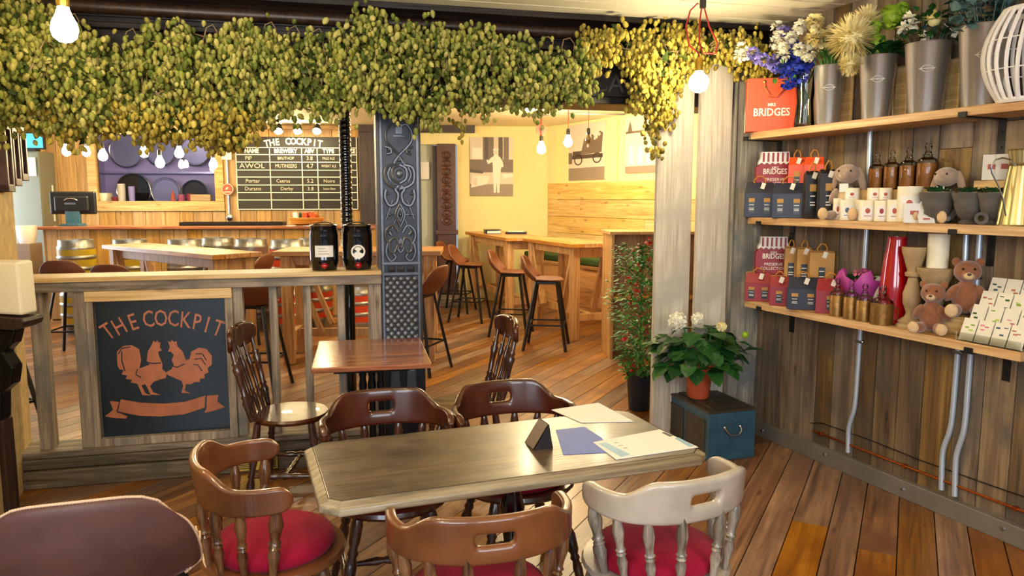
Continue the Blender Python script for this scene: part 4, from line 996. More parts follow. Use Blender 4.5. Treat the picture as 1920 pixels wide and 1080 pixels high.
for i, (dx, dy, c, s_) in enumerate(((-.14, 0, 'paper', 'white'), (-.08, .04, 'leaf_dark', 'green'), (-.02, -.02, 'orange_paper', 'orange'), (.05, .03, 'red_paper', 'deep red'), (.1, -.03, 'orange_paper', 'orange'), (.15, .02, 'amber', 'brown'))):
    p = ontop(575, .22, 'sauce_packet', f'{s_} sauce packet in the wicker basket on the bar, {["leftmost", "second from left", "third from left", "third from right", "second from right", "rightmost"][i]}', 'packet', 0, 'sauce packets'); q = Vector((dx, dy, .09)); p.location += Matrix.Rotation(CF.a, 4, 'Z') @ q
    b = MB(); b.box(-.035, .035, -.012, .012, -.03, .085, rotm(ry=rnd.uniform(-.4, .4), rz=rnd.uniform(-.6, .6))); finish('sachet', b, c, p, bevel=.008)

# ---------------- kegs, stacked in pairs in front of the counter
def keg(label, loc, band, grp):
    t = thing('beer_keg', label, 'keg', loc, rnd.uniform(0, 6), grp); r = .205; h = .555
    b = MB(); b.lathe([(r*.88, 0), (r*.9, .0), (r*.93, .07), (r, .09), (r*.985, .12), (r*.985, .2), (r*1.03, .21), (r*1.03, .23), (r*.985, .24), (r*.985, .33), (r*1.03, .34), (r*1.03, .36), (r*.985, .37), (r*.985, .45), (r, .47), (r*.93, .49), (r*.92, h), (r*.84, h), (r*.84, .49), (.05, .47), (.001, .475)], 26, cap=False); finish('shell', b, 'keg_steel', t, smooth=True, angle=50)
    b = MB(); b.lathe([(r*.99, .125), (r*.992, .195)], 26, cap=False); b.lathe([(r*.99, .245), (r*.992, .325)], 26, cap=False); b.lathe([(r*.99, .375), (r*.992, .445)], 26, cap=False); finish('painted_band', b, band, t, smooth=True)
    return t
KG = 'steel kegs stacked in pairs before the bar'
spots = [(142, 8.9, 'keg_yellow', 'leftmost stack'), (243, 9.0, 'keg_yellow', 'second stack from the left'), (345, 9.0, 'keg_steel', 'third stack from the left'), (408, 9.35, 'keg_steel', 'fourth stack from the left'), (470, 9.15, 'keg_steel', 'fifth stack from the left'), (538, 8.9, 'keg_red', 'stack behind the long high table'), (590, 9.35, 'keg_red', 'stack left of the pipe column'), (668, 9.0, 'keg_red', 'stack right of the pipe column')]
kp = {}
for px, y, band, lab in spots:
    x = (px-960)/1400*y*1.0
    for k in (0, 1):
        nm = f'{"lower" if k == 0 else "upper"} {band.split("_")[1]}-banded steel keg, {lab}' if band != 'keg_steel' else f'{"lower" if k == 0 else "upper"} plain steel keg, {lab}'
        if band in kp: dup(kp[band], (x, y, k*.557), k, nm, KG)
        else: kp[band] = keg(nm, (x, y, k*.557), band, KG)

# ---------------- kitchen passage at the far left
q = atY(60, 400, 10.75); zt = atY(60, 283, 10.75).z
t = thing('steel_fridge', 'tall steel fridge in the passage left of the bar', 'fridge', (q.x-.12, 10.80, 0), R(4))
b = MB(); b.box(-.3, .24, 0, .4, .1, zt); b.box(-.28, .22, .02, .38, 0, .1); finish('body', b, 'fridge', t, bevel=.01)
b = MB(); b.box(-.3, .24, -.03, 0, .15, zt-.02); finish('door', b, 'fridge', t, bevel=.008)
q1 = atY(64, 380, 10.75); b = MB(); z1 = atY(64, 295, 10.75).z; z0 = atY(64, 330, 10.75).z; b.box(q1.x-.04, q1.x+.07, 10.735, 10.739, z0, z1); single('notice_sheet', b, 'paper', 'white paper notice taped to the steel fridge door', 'notice')
t = thing('blue_monitor', 'small monitor with blue screen on top of the steel fridge', 'monitor', (q.x+.02, 10.85, zt), R(4))
b = MB(); b.box(-.2, .16, 0, .05, .03, .27); b.box(-.08, .05, -.04, .1, 0, .03); finish('casing', b, 'black_plastic', t)
b = MB(); b.box(-.18, .14, -.004, .0, .05, .25); finish('screen', b, 'screen_blue', t)
q = atY(57, 470, 10.2); z0 = atY(57, 456, 10.2).z
t = thing('side_cabinet', 'narrow dark side cabinet in front of the steel fridge', 'cabinet', (q.x, 10.05, 0), R(4))
b = MB(); b.box(-.18, .09, 0, .3, 0, z0); finish('body', b, 'sepia_mid', t, bevel=.005)
b = MB(); b.lathe([(.09, 0), (.12, .1), (.13, .24), (.11, .24)], 12); single('white_bag', b, 'paper', 'crumpled white bag standing on the narrow side cabinet', 'bag', (q.x-.03, 10.2, z0), 0, smooth=True)
# ================================================= PENDANT BULBS
def pendant(label, p, r, mat='bulb_glow', cord='cable_red', top=CZ, shape='pear', grp='bare bulbs on cords'):
    r *= 1.2 if mat != 'bulb_glow_front' else 1
    t = thing('pendant_bulb', label, 'light bulb', p, 0, grp)
    b = MB()
    if shape == 'pear': b.lathe([(.001, -r*1.05), (r*.45, -r*.95), (r*.85, -r*.6), (r, -r*.05), (r*.9, r*.5), (r*.6, r*1.1), (r*.42, r*1.6), (r*.4, r*1.9), (.001, r*1.95)], 16, cap=False)
    else: b.lathe([(.001, -r)]+[(r*sin(a), -r*cos(a)) for a in [pi*i/10 for i in range(1, 9)]]+[(r*.35, r*1.0), (r*.35, r*1.3), (.001, r*1.32)], 18, cap=False)
    finish('bulb', b, mat, t, smooth=True, angle=80)
    z = r*1.9 if shape == 'pear' else r*1.3
    b = MB(); b.lathe([(r*.45, z-.01), (.022, z+.005), (.022, z+.05), (.012, z+.065)], 12); finish('lamp_holder', b, 'black_plastic' if mat != 'bulb_glow_front' else 'brass', t, smooth=True)
    if cord:
        b = MB(); b.cyl((0, 0, z+.06), (0, 0, top-p[2]), .004, n=6); finish('cord', b, cord, t)
    return t
def pend(px, py, y, r, label, **k): p = atY(px, py, y); return pendant(label, tuple(p), r, **k)
pend(121, 55, 2.75, .045, 'large glowing filament bulb at top left in front of the hops', mat='bulb_glow_front')
t = pend(1310, 155, 4.25, .055, 'round glowing globe bulb on a looped red cord before the posts', mat='bulb_glow_front', shape='globe', cord=None)
hk = atY(1318, 8, 4.25); o = t.location
b = MB(); z0 = .13; lp = []
def pr_(px, py): q = atY(px, py, 4.25); return (q.x-o.x, 0, q.z-o.z)
b.tube([(0, 0, z0)]+[pr_(*q) for q in ((1310, 100), (1292, 85), (1286, 50), (1294, 20), (1308, 6), (1316, 10), (1312, 40), (1311, 80), (1318, 100), (1342, 100), (1345, 80), (1330, 50), (1320, 12))], .0045, 6); finish('cord', b, 'cable_red', t, smooth=True)
b = MB(); b.cyl((hk.x-o.x, 0, hk.z-o.z-.02), (hk.x-o.x, 0, CZ-o.z), .018, n=10); finish('ceiling_hook', b, 'black_metal', t)
pend(238, 190, 6.3, .036, 'small glowing bulb hanging just below the left hop swag')
pend(992, 198, 7.2, .045, 'bright bulb close to the ceiling right of the iron column')
pend(1015, 280, 9.2, .045, 'glowing bulb before the far yellow wall, beside the sepia man photograph')
pend(1065, 267, 8.9, .042, 'glowing bulb just left of the sepia vehicle photograph')
pend(1103, 262, 8.7, .03, 'unlit dark bulb hanging in front of the sepia vehicle photograph', mat='bulb_off')
for i, (px, py, y, r, lab) in enumerate(((125, 284, 9.4, .045, 'over the till screen'), (162, 286, 9.6, .04, 'right of the one over the till'), (193, 293, 9.3, .045, 'before the left edge of the hatch'), (270, 287, 9.5, .045, 'before the hatch between two upper trays'), (300, 306, 9.3, .045, 'hanging lowest before the middle of the hatch'), (336, 288, 9.6, .045, 'before the hatch, right of the lowest one'), (400, 309, 9.3, .04, 'before the right frame of the hatch'))):
    pend(px, py, y, r, f'glowing pear bulb over the bar, {lab}', mat='bulb_small', cord='black_metal')
# bent conduit on the back ceiling
P = [atY(1012, 216, 9.2), atY(1072, 212, 8.9), atY(1172, 214, 8.6)]
b = MB(); b.tube([tuple(p) for p in P], .014, 6); b.cyl(tuple(P[0]), (P[0].x, P[0].y, CZ), .012, n=6); b.cyl(tuple(P[2]), (P[2].x, P[2].y, CZ), .012, n=6)
single('ceiling_conduit', b, 'keg_steel', 'thin bent conduit under the yellow ceiling carrying three bulbs', 'conduit', smooth=True)
q = atY(1015, 243, 9.2); t = thing('pulley_wheel', 'small rusty pulley wheel above the bulb by the far wall', 'pulley', tuple(q+Vector((0, .03, 0))))
b = MB(); b.cyl((0, -.02, 0), (0, .02, 0), .07, n=18); finish('wheel', b, 'sign_red', t)
b = MB(); b.cyl((0, -.04, 0), (0, .04, 0), .015, n=8); b.box(-.01, .01, .02, .03, 0, CZ-q.z); finish('bracket', b, 'black_metal', t)

# ================================================= HOPS
import numpy as np
import mathutils.noise as nz
rg = np.random.default_rng(11)
def template_cone(ns=6):
    prof = [(.0, 0), (.62, .08), (.5, .14), (.95, .3), (.74, .34), (1.0, .52), (.74, .56), (.8, .74), (.52, .78), (.42, .93), (0.02, 1.0)]
    V = [(r*cos(2*pi*i/ns+(j % 2)*.5), r*sin(2*pi*i/ns+(j % 2)*.5), -z) for j, (r, z) in enumerate(prof) for i in range(ns)]
    Fc = [(j*ns+i, j*ns+(i+1) % ns, (j+1)*ns+(i+1) % ns, (j+1)*ns+i) for j in range(len(prof)-1) for i in range(ns)]
    return np.array(V), np.array(Fc)
CV, CF_ = template_cone()
lb = MB(); lb.leaf((0, 0, 0), (0, 1, 0), (0, 0, 1), 1, .8, .2); LV = np.array(lb.v); LFaces = lb.f
def rots(n, tilt):
    a = rg.uniform(0, 2*np.pi, n); t = rg.normal(0, tilt, n); u = rg.uniform(0, 2*np.pi, n)
    out = np.empty((n, 3, 3))
    for i in range(n):
        m = (Matrix.Rotation(a[i], 3, 'Z') @ Matrix.Rotation(t[i], 3, 'X') @ Matrix.Rotation(u[i], 3, 'Z')); out[i] = np.array(m)
    return out
def instances(name, TV, faces, pos, rot, scl, mat, parent, smooth=False):
    """many small pieces of one plant as one mesh (scl: n x 3)"""
    n = len(pos); V = np.einsum('nij,nkj->nki', rot, TV[None]*scl[:, None, :])+pos[:, None, :]
    m = MB(); m.v = [tuple(v) for v in V.reshape(-1, 3)]; k = len(TV)
    m.f = [tuple(q+i*k for q in f) for i in range(n) for f in faces]; m.m = [0]*len(m.f)
    return finish(name, m, mat, parent, smooth=smooth, angle=180)
def garland(label, pts, n, mat, v0=-.10, depth=.26, leafn=None, base=None, low=.0):
    """pts: (px, top, bottom) outline of the hanging mass; it bulges out from the beam"""
    t = thing('hop_garland', label, 'hop garland', PT.o, PT.a, 'dried hop garlands along the beam')
    xs = np.array([p[0] for p in pts], float); tp = np.array([p[1] for p in pts], float); bt = np.array([p[2] for p in pts], float)
    pos = []; 
    def sample(k, spread, clump=False):
        out = []
        while len(out) < k:
            x = rg.uniform(xs[0], xs[-1]); a = np.interp(x, xs, tp); c = np.interp(x, xs, bt)
            if rg.random() > (c-a)/210: continue
            f = rg.random(); jt = 14*nz.noise(Vector((x/22., 1.7, 0))); jb = 20*nz.noise(Vector((x/26., 9.2, 0)))
            y = (a-jt)+(c+jb-a+jt)*f
            if clump and nz.noise(Vector((x/30., y/26., 3))) < -.08: continue
            y = y; bulge = math.sin(math.pi*min(1, max(0, .12+.76*f)))
            v = v0-depth*bulge*(.35+.65*rg.random()**.6)
            u, z = PT.hit(x, y, v); out.append((u, v, z))
        return np.array(out)
    cc_ = sample(int(n/8*1.2), 0, True)
    for p in cc_:
        k = rg.integers(7, 15); d = rg.normal(0, 1, (k, 3))*np.array([.03, .03, .042]); pos.append(p+d)
    P_ = np.concatenate(pos); m = len(P_)
    s = rg.uniform(.72, 1.15, m); scl = np.stack([.0160*s, .0160*s, .038*s*rg.uniform(.85, 1.15, m)], 1)
    instances('hop_cones', CV, CF_, P_, rots(m, .45), scl, mat, t, True)
    k = leafn or n//3; P2 = sample(k, 0); P2[:, 1] += .02; s = rg.uniform(.03, .065, k)
    instances('hop_leaves', LV, LFaces, P2, rots(k, 1.1), np.stack([s, s, s], 1), 'hop_leaf', t)
    b = MB()
    for j in range(5):
        q = sample(9, 0); q = q[np.argsort(q[:, 0])]; b.tube([tuple(x) for x in q], .0035, 5)
    for x in np.linspace(xs[0], xs[-1], 5)[1:-1]:
        a = np.interp(x, xs, tp); q = [PT.hit(x+dx, a+dy, v0-.05) for dx, dy in ((-14, 10), (-8, -14), (4, -20), (12, -6), (10, 16))]; b.tube([(u, v0-.05, min(z, CZ-.15)) for u, z in q], .003, 5)
    finish('bine', b, 'wood_turned_pale', t, smooth=True)
    return t
garland('thick hop mass at the far left behind the large filament bulb', [(-12, -10, 225), (60, 0, 232), (110, 30, 236), (160, 60, 238), (185, 85, 236)], 1500, 'hops', v0=-.12, depth=.42)
garland('broad hop swag between the left bulb and the first bare beam stretch', [(170, 95, 235), (230, 80, 225), (290, 55, 215), (340, 60, 205), (380, 75, 200), (430, 45, 200), (470, 55, 200)], 1150, 'hops', depth=.3)
garland('golden hops drooping lowest in front of the hatch and beer board', [(80, 205, 236), (150, 205, 248), (240, 200, 230), (320, 190, 246), (380, 185, 244), (420, 180, 278), (450, 180, 278), (478, 190, 225)], 1150, 'hops_gold', v0=-.1, depth=.24)
garland('green hop swag over the pub railing left of the carved column', [(460, 50, 205), (500, 60, 225), (515, 62, 230), (530, 66, 195), (600, 74, 200), (640, 76, 205)], 850, 'hops')
garland('hop bunch rising highest over the pipe column and carved column', [(632, 60, 205), (660, 40, 195), (690, 22, 200), (720, 25, 205), (745, 60, 210), (775, 60, 205)], 700, 'hops', depth=.32)
garland('heavy hop swag right of the carved column', [(765, 55, 205), (820, 52, 222), (850, 56, 205), (900, 60, 200), (935, 72, 195), (950, 88, 190)], 900, 'hops', depth=.3)
garland('hop swag over the bright ceiling bulb', [(945, 90, 190), (980, 82, 200), (1040, 85, 200), (1080, 90, 195), (1105, 80, 185)], 700, 'hops', depth=.28)
garland('thin arching hop strand over the chalked letters on the beam', [(1095, 62, 140), (1130, 60, 118), (1165, 62, 115), (1190, 75, 140), (1210, 75, 165)], 420, 'hops_gold', depth=.2)
garland('golden hops trailing down beside the left timber post', [(1195, 62, 190), (1215, 58, 235), (1232, 58, 285), (1248, 58, 215), (1275, 56, 150)], 620, 'hops_gold', depth=.22)
garland('golden hops over the timber posts reaching the blue delphiniums', [(1270, 56, 120), (1310, 55, 105), (1350, 58, 112), (1385, 60, 130), (1420, 78, 140), (1450, 95, 150)], 480, 'hops_gold', v0=-.08, depth=.2)
# two thin tendrils hanging down
for lab, pts in (('thin hop tendril hanging below the beam left of the sepia man photograph', [(870, 205), (866, 225), (868, 240)]), ('long thin hop tendril hanging in front of the church photograph', [(1228, 200), (1230, 240), (1226, 290)])):
    t = thing('hop_tendril', lab, 'hop tendril', PT.o, PT.a); Q = [PT.hit(x, y, -.02) for x, y in pts]
    b = MB(); b.tube([(u, -.02, z) for u, z in Q], .003, 5); finish('bine', b, 'wood_turned_pale', t)
    P_ = np.array([(u+rg.normal(0, .02), -.02+rg.normal(0, .015), z+rg.normal(0, .03)) for u, z in Q for _ in range(6)]); s = rg.uniform(.7, 1, len(P_))
    instances('hop_cones', CV, CF_, P_, rots(len(P_), .5), np.stack([.015*s, .015*s, .04*s], 1), 'hops_gold', t, True)

# ================================================= LEFT EDGE
y_ = 3.55
t = thing('fireplace_mantel', 'cream topped mantel with dark ledge and black cast bracket at left edge', 'mantel', (0, y_, 0), 0)
A4 = lambda px, py: (atY(px, py, y_).x, atY(px, py, y_).z)
b = MB(); b.prism([A4(-36, 490), A4(32, 491), A4(42, 592), A4(-36, 588)], 0, .12); finish('cream_block', b, 'cream_board', t, bevel=.012)
b = MB(); b.prism([A4(-36, 590), A4(48, 596), A4(52, 602), A4(48, 612), A4(34, 618), A4(-36, 614)], -.03, .13); finish('ledge', b, 'dark_oak', t, bevel=.006)
b = MB(); b.prism([A4(-36, 614), A4(26, 620), A4(20, 645), A4(4, 662), A4(22, 690), A4(18, 722), A4(0, 738), A4(0, 790), A4(-36, 800)], .01, .09); finish('bracket', b, 'black_iron', t, bevel=.01)
b = MB(); x0 = A4(-36, 700)[0]; x1 = A4(1, 800)[0]; b.box(x0, x1, .02, .1, 0, A4(0, 790)[1]); finish('leg', b, 'dark_oak', t, bevel=.01)
b = MB(); px_ = [A4(38, 745), A4(34, 700)]
for i, (p0, p1) in enumerate(((4, 17), (19, 31), (33, 45))):
    u0 = WL.hit(p0, 300, .03)[0]; u1 = WL.hit(p1, 300, .03)[0]; u0, u1 = min(u0, u1), max(u0, u1); z1 = atY(p0, 228, 4.0).z; z0 = atY(p0, 360-i*12, 4.0).z
    f = thing('wall_picture_frame', f'dark wooden picture frame seen edge-on on the left wall, {["nearest the camera", "middle one", "farthest and shortest"][i]}', 'picture frame', WL.o, WL.a, 'picture frames on the left wall')
    b = MB(); b.box(u0, u1, .0, .05, z0, z0+.04); b.box(u0, u1, .0, .05, z1-.04, z1); b.box(u0, u0+.03, 0, .05, z0, z1); b.box(u1-.03, u1, 0, .05, z0, z1); finish('moulding', b, 'pilaster_brown', f, bevel=.004)
    b = MB(); b.box(u0+.02, u1-.02, .0, .015, z0+.03, z1-.03); finish('picture', b, 'sepia_light', f)
# white plaster reveal behind the left wall end
q = atY(30, 400, 4.6); b = MB(); b.box(q.x-.25, q.x, 4.5, 4.55, 0, CZ); struct('trim_8', b, 'white_wall')

# foreground leather stool
t = thing('leather_stool', 'brown leather bucket stool with pale stitched edge in the near left corner', 'stool', (-.95, 1.67, 0), face(108))
b = MB(); stool_shell(b, .205, .735, 1.0); finish('seat_shell', b, 'leather', t, smooth=True, solid=.024, sub=2)
e = MB(); stool_shell(e, .205, .735, 1.0)
b = MB(); edge = [e.v[j*13+12] for j in range(17)]+[e.v[16*13+i] for i in range(11, 0, -1)]+[e.v[j*13] for j in range(16, -1, -1)]
for i in range(len(edge)-1):
    p, q = Vector(edge[i]), Vector(edge[i+1])
    for k in range(5):
        m = p.lerp(q, (k+.5)/5); b.ball(tuple(m), (.0035, .0035, .0035), 5, 4)
b.tube(edge, .0028, 6)
finish('stitched_edge', b, 'stitch', t, smooth=True)
for sx in (-1, 1):
    for sy in (-1, 1):
        b = MB(); b.bar((sx*.235, sy*.225-.01, 0), (sx*.12, sy*.11-.02, .725), .028, .022); finish('leg', b, 'black_metal', t, bevel=.002)
b = MB()
for sx in (-1, 1): b.bar((sx*.19, -.21, .27), (sx*.19, .17, .27), .016)
for sy in (-1, 1): b.bar((-.19, sy*.19-.02, .27), (.19, sy*.19-.02, .27), .016)
b.box(-.13, .13, -.14, .1, .70, .725); finish('footrest', b, 'black_metal', t)

# ================================================= CHEST, PLANTS
bl, br_ = atZ(1327, 867, 0), atZ(1414, 857, 0); ca = atan2(br_.y-bl.y, br_.x-bl.x); cw = (br_-bl).length
hz = [atY(1332, 773, bl.y).z][0]; L_ = .56
t = thing('tin_chest', 'old navy blue metal chest with a drop handle on its end', 'chest', (bl.x, bl.y, 0), ca)
b = MB(); b.box(0, cw, 0, L_, .0, hz-.012); finish('body', b, 'chest_blue', t, bevel=.004)
b = MB(); b.box(-.006, cw+.006, -.006, L_+.006, hz-.012, hz); b.box(.05, cw-.05, .05, L_-.05, hz, hz+.006); b.tube([(cw*.5-.05, L_*.3, hz+.004), (cw*.5-.04, L_*.3, hz+.02), (cw*.5+.04, L_*.3, hz+.02), (cw*.5+.05, L_*.3, hz+.004)], .004, 6); finish('lid', b, 'chest_brown', t, bevel=.003)
b = MB(); x0, x1, z0, z1 = .055, cw-.05, .06, hz-.07
b.box(x0, x1, -.005, 0, z0, z0+.012); b.box(x0, x1, -.005, 0, z1-.012, z1); b.box(x0, x0+.012, -.005, 0, z0, z1); b.box(x1-.012, x1, -.005, 0, z0, z1); finish('end_panel', b, 'chest_blue', t, bevel=.002)
b = MB(); m_ = cw/2; zz = hz*.6; b.tube([(m_-.055, -.005, zz+.02), (m_-.05, -.025, zz), (m_-.03, -.03, zz-.022), (m_+.03, -.03, zz-.022), (m_+.05, -.025, zz), (m_+.055, -.005, zz+.02)], .006, 8); b.ball((m_-.055, -.004, zz+.02), (.012, .008, .012)); b.ball((m_+.055, -.004, zz+.02), (.012, .008, .012)); finish('handle', b, 'steel', t, smooth=True)
for k in range(2):
    b = MB(); y0 = .04+k*.26; b.box(-.006, 0, y0, y0+.23, .05, .062); b.box(-.006, 0, y0, y0+.23, hz-.07, hz-.058); b.box(-.006, 0, y0, y0+.012, .05, hz-.058); b.box(-.006, 0, y0+.218, y0+.23, .05, hz-.058); b.box(-.003, 0, y0, y0+.23, .05, hz-.058); finish('side_panel', b, 'chest_brown', t, bevel=.002)
# hydrangea
pb = atZ(1309, 744, hz+.008)
t = thing('hydrangea', 'bushy dark green potted hydrangea with white flower heads on the blue chest', 'potted plant', (pb.x, pb.y, hz+.007))
b = MB(); b.lathe([(.062, 0), (.068, .01), (.085, .17), (.094, .172), (.096, .2), (.088, .2), (.08, .17), (.001, .17)], 26, cap=True); finish('pot', b, 'terracotta', t, smooth=True)
b = MB(); lv = MB(); rr = random.Random(21)
for i in range(150):
    a = rr.uniform(0, 2*pi); el = rr.uniform(-.65, 1.2); R_ = rr.uniform(.12, .25)
    p = Vector((cos(a)*cos(el)*R_*1.1, sin(a)*cos(el)*R_*.95, .30+sin(el)*R_*.72)); d = Vector((cos(a), sin(a), rr.uniform(-.7, .25)))
    L2 = rr.uniform(.10, .16); lv.leaf(p, d, (0, 0, 1), L2, L2*.8, .1)
    if i % 4 == 0: b.tube([(cos(a)*.03, sin(a)*.03, .17), (p.x*.5, p.y*.5, .25), tuple(p)], .004, 5)
finish('leaves', lv, 'leaf_green', t); finish('stems', b, 'leaf_fine', t)
for (px, py, r, mat) in ((1270, 604, .052, 'petal_white'), (1308, 600, .036, 'petal_white'), (1353, 615, .03, 'petal_cream'), (1397, 630, .02, 'leaf_lime')):
    q = atY(px, py, pb.y-.12); c0_ = Vector((q.x-pb.x, -.12, q.z-hz)); b = MB()
    for k in range(150):
        d = Vector((rr.gauss(0, 1), rr.gauss(0, 1), rr.gauss(0, 1))).normalized(); b.leaf(c0_+d*r*.75, d+Vector((rr.uniform(-.8, .8), rr.uniform(-.8, .8), rr.uniform(-.8, .8))), d, r*.5, r*.5, .1)
    b.ball(c0_, r*.95, 12, 10); finish('flower_head', b, mat, t)
# tower of red flowers
pb = atZ(1203, 767, 0); x_ = pb.x; y_ = pb.y
t = thing('red_flower_tower', 'tall leafy tower of red flowers in a dark pot beside the timber post', 'potted plant', (x_-.02, y_, 0))
b = MB(); b.lathe([(.075, 0), (.08, .01), (.10, .27), (.105, .28), (.095, .28), (.001, .25)], 24); finish('pot', b, 'dark_pot', t, smooth=True)
b = MB(); lv = MB()
ztop = atY(1190, 452, y_).z
b.cyl((0, 0, .25), (0, 0, ztop-.05), .008, n=6)
for i in range(1500):
    f = rr.random(); z = .27+(ztop-.3)*f; R_ = (.07+.14*sin(pi*min(1, .2+.75*(1-f))))*sqrt(rr.random())*1.2; a = rr.uniform(0, 2*pi); p = Vector((R_*cos(a), R_*sin(a), z)); d = Vector((cos(a), sin(a), rr.uniform(-.5, .7))); L2 = rr.uniform(.035, .065); lv.leaf(p, d, (0, 0, 1), L2, L2*.6, .12)
    if i % 30 == 0: b.tube([(0, 0, z-.1), tuple(p)], .003, 5)
finish('foliage', lv, 'leaf_fine', t); finish('stem', b, 'leaf_fine', t)
for px, py in ((1217, 452), (1192, 468), (1216, 480), (1196, 504), (1178, 526), (1194, 540), (1196, 552), (1186, 572), (1211, 616), (1216, 660), (1188, 690), (1172, 630), (1205, 590)):
    q = atY(px, py, y_-.12); b = MB()
    for k in range(16):
        d = Vector((rr.gauss(0, 1), rr.gauss(0, 1), rr.gauss(0, .8))).normalized(); b.leaf(Vector((q.x-x_+.02, -.12, q.z))+d*.016, d, (0, 0, 1), .026, .02, .1)
    finish('flower', b, 'petal_red', t)
# ================================================= SHELVES ON THE RIGHT WALL
ST, SM, SB = 2.008, 1.482, .952; SD = .27; TK = .042
def su(px, d, z):
    lo, hi = -500, 1600
    for _ in range(40):
        m = (lo+hi)/2
        if WR.hit(px, m, -d)[1] > z: lo = m
        else: hi = m
    return WR.hit(px, lo, -d)[0]
def wloc(px, d, z): return WR.w(su(px, d, z), -d, z)
def scl_at(px, d, z): p = wloc(px, d, z); return (p-cam.location).length/1400*.99   # metres per pixel there
def facing(px, d, z, turn=0): p = wloc(px, d, z); return atan2(p.y, p.x)-pi/2+turn   # local -y looks at the camera
u0 = su(1396, SD, SB); u1 = su(1912, SD, SB-TK)
for nm, z, ue, lab in (('top', ST, 4.2, 'top pine wall shelf holding metal flower buckets'), ('mid', SM, 4.2, 'middle pine wall shelf holding jars and candles'), ('bot', SB, u1, 'lowest pine wall shelf holding bears and cards')):
    t = thing('wall_shelf', lab, 'shelf', WR.o, WR.a, 'pine shelves on the boarded wall')
    b = MB(); b.box(u0, ue, -SD, -.002, z-TK, z); finish('board', b, 'shelf_pine', t, bevel=.003)
    for px in ((1484, 1858) if nm != 'top' else (1440, 1858)):
        if nm == 'bot' and px > 1850: px = 1888
        u = su(px, .01, z-.1) if nm != 'top' else su(px+20, .01, z-.1)
        b = MB(); b.box(u-.02, u+.02, -.008, -.001, z-TK-.16, z-TK); b.box(u-.02, u+.02, -SD-.004, -.001, z-TK-.006, z-TK); b.box(u-.02, u+.02, -SD-.008, -SD, z-TK-.006, z-TK+.02)
        for q in (.06, .13): b.cyl((u, -.008, z-TK-q), (u, -.012, z-TK-q), .006, n=8)
        finish('bracket', b, 'black_metal', t)
# conduits
def conduit(pts, lab):
    t = thing('steel_conduit', lab, 'pipe', WR.o, WR.a, 'steel conduits on the boarded wall')
    P = []
    for px, py, d in pts: u, z = WR.hit(px, py, -d); P.append((u, -d, z))
    Q = []
    for i in range(len(P)-1):
        a = Vector(P[i]); c = Vector(P[i+1]); 
        for k in range(6): Q.append(a.lerp(c, k/6))
    Q.append(Vector(P[-1]))
    for _ in range(2): Q = [Q[0]]+[(Q[i-1]+Q[i]*2+Q[i+1])/4 for i in range(1, len(Q)-1)]+[Q[-1]]
    b = MB(); b.tube(Q, .0135, 12); finish('tube', b, 'galv', t, smooth=True)
    b = MB()
    for k in (.35, .62): 
        q = Vector(P[1 if k < .5 else 2]); b.box(q.x-.02, q.x+.02, -.035, -.004, q.z-.008, q.z+.008); b.ball((q.x+.022, -.02, q.z), .008, 8, 6)
    finish('saddle_clip', b, 'steel', t)
conduit([(1632, 235, .02), (1626, 420, .02), (1612, 640, .02), (1603, 765, .02), (1591, 800, .02), (1590, 848, .02)], 'steel conduit tube nearest the posts, running down behind three shelves')
conduit([(1812, 425, .02), (1808, 520, .02), (1796, 660, .02), (1784, 800, .02), (1767, 845, .02), (1765, 918, .02)], 'left tube of the steel conduit pair under the right shelves')
conduit([(1838, 425, .022), (1832, 520, .02), (1820, 660, .02), (1809, 805, .02), (1792, 855, .02), (1790, 930, .02)], 'right tube of the steel conduit pair under the right shelves')
P = [WR.hit(px, py, -.018) for px, py in ((1525, 806), (1920, 970))]
b = MB(); b.cyl((P[0][0], -.018, .17), (4.5, -.018, .17), .0075, n=10)
for k in range(5): b.box(P[0][0]+.05+k*.6, P[0][0]+.07+k*.6, -.03, -.004, .16, .18)
single('copper_pipe', b, 'copper', 'thin copper pipe running low along the boarded wall', 'pipe', WR.o, WR.a, smooth=True)
b = MB(); b.tube([(su(1520, .01, .2), -.014, .21)]+[(.6+k*.35, -.014, .235+.006*sin(k*2)) for k in range(12)], .003, 5); single('black_cable', b, 'black_metal', 'thin black cable clipped along the wall above copper pipe', 'cable', WR.o, WR.a)

def sthing(name, label, cat, px, d, z, turn=0, group=None): p = wloc(px, d, z); return thing(name, label, cat, p, facing(px, d, z, turn), group)

# ---------------- top shelf
def ribbon_handle(b, w, z, y, hgt, r=.005, n=12):
    b.tube([(w*cos(a), y, z+hgt*sin(a)) for a in [pi*i/n for i in range(n+1)]], r, 6)
k = scl_at(1440, .2, ST)
t = sthing('gift_bag', 'bright orange carrier bag with white lettering and rope handle on top shelf', 'bag', 1443, .17, ST, .12)
W_, Hh = 84*k, 92*k
b = MB(); b.box(-W_/2, W_/2, -.05, .05, .001, Hh); finish('bag_body', b, 'orange_paper', t, bevel=.003)
b = MB(); b.tube([(-W_*.16, -.052, Hh*.93), (-W_*.15, -.06, Hh*.8), (-W_*.05, -.065, Hh*.66), (W_*.08, -.065, Hh*.65), (W_*.2, -.06, Hh*.78), (W_*.22, -.052, Hh*.93)], .008, 8); finish('rope_handle', b, 'rope_orange', t, smooth=True)
b = MB(); b.ball((-W_*.16, -.052, Hh*.93), .011, 8, 6); b.ball((W_*.22, -.052, Hh*.93), .011, 8, 6); finish('eyelet', b, 'brass', t)
b = MB(); text_mb(b, 'BRIDGES', 0, Hh*.36, .066, -.0515, .0012, squeeze=.85); text_mb(b, 'MRS', 0, Hh*.5, .026, -.0515, .0006); finish('lettering', b, 'white_paint', t)

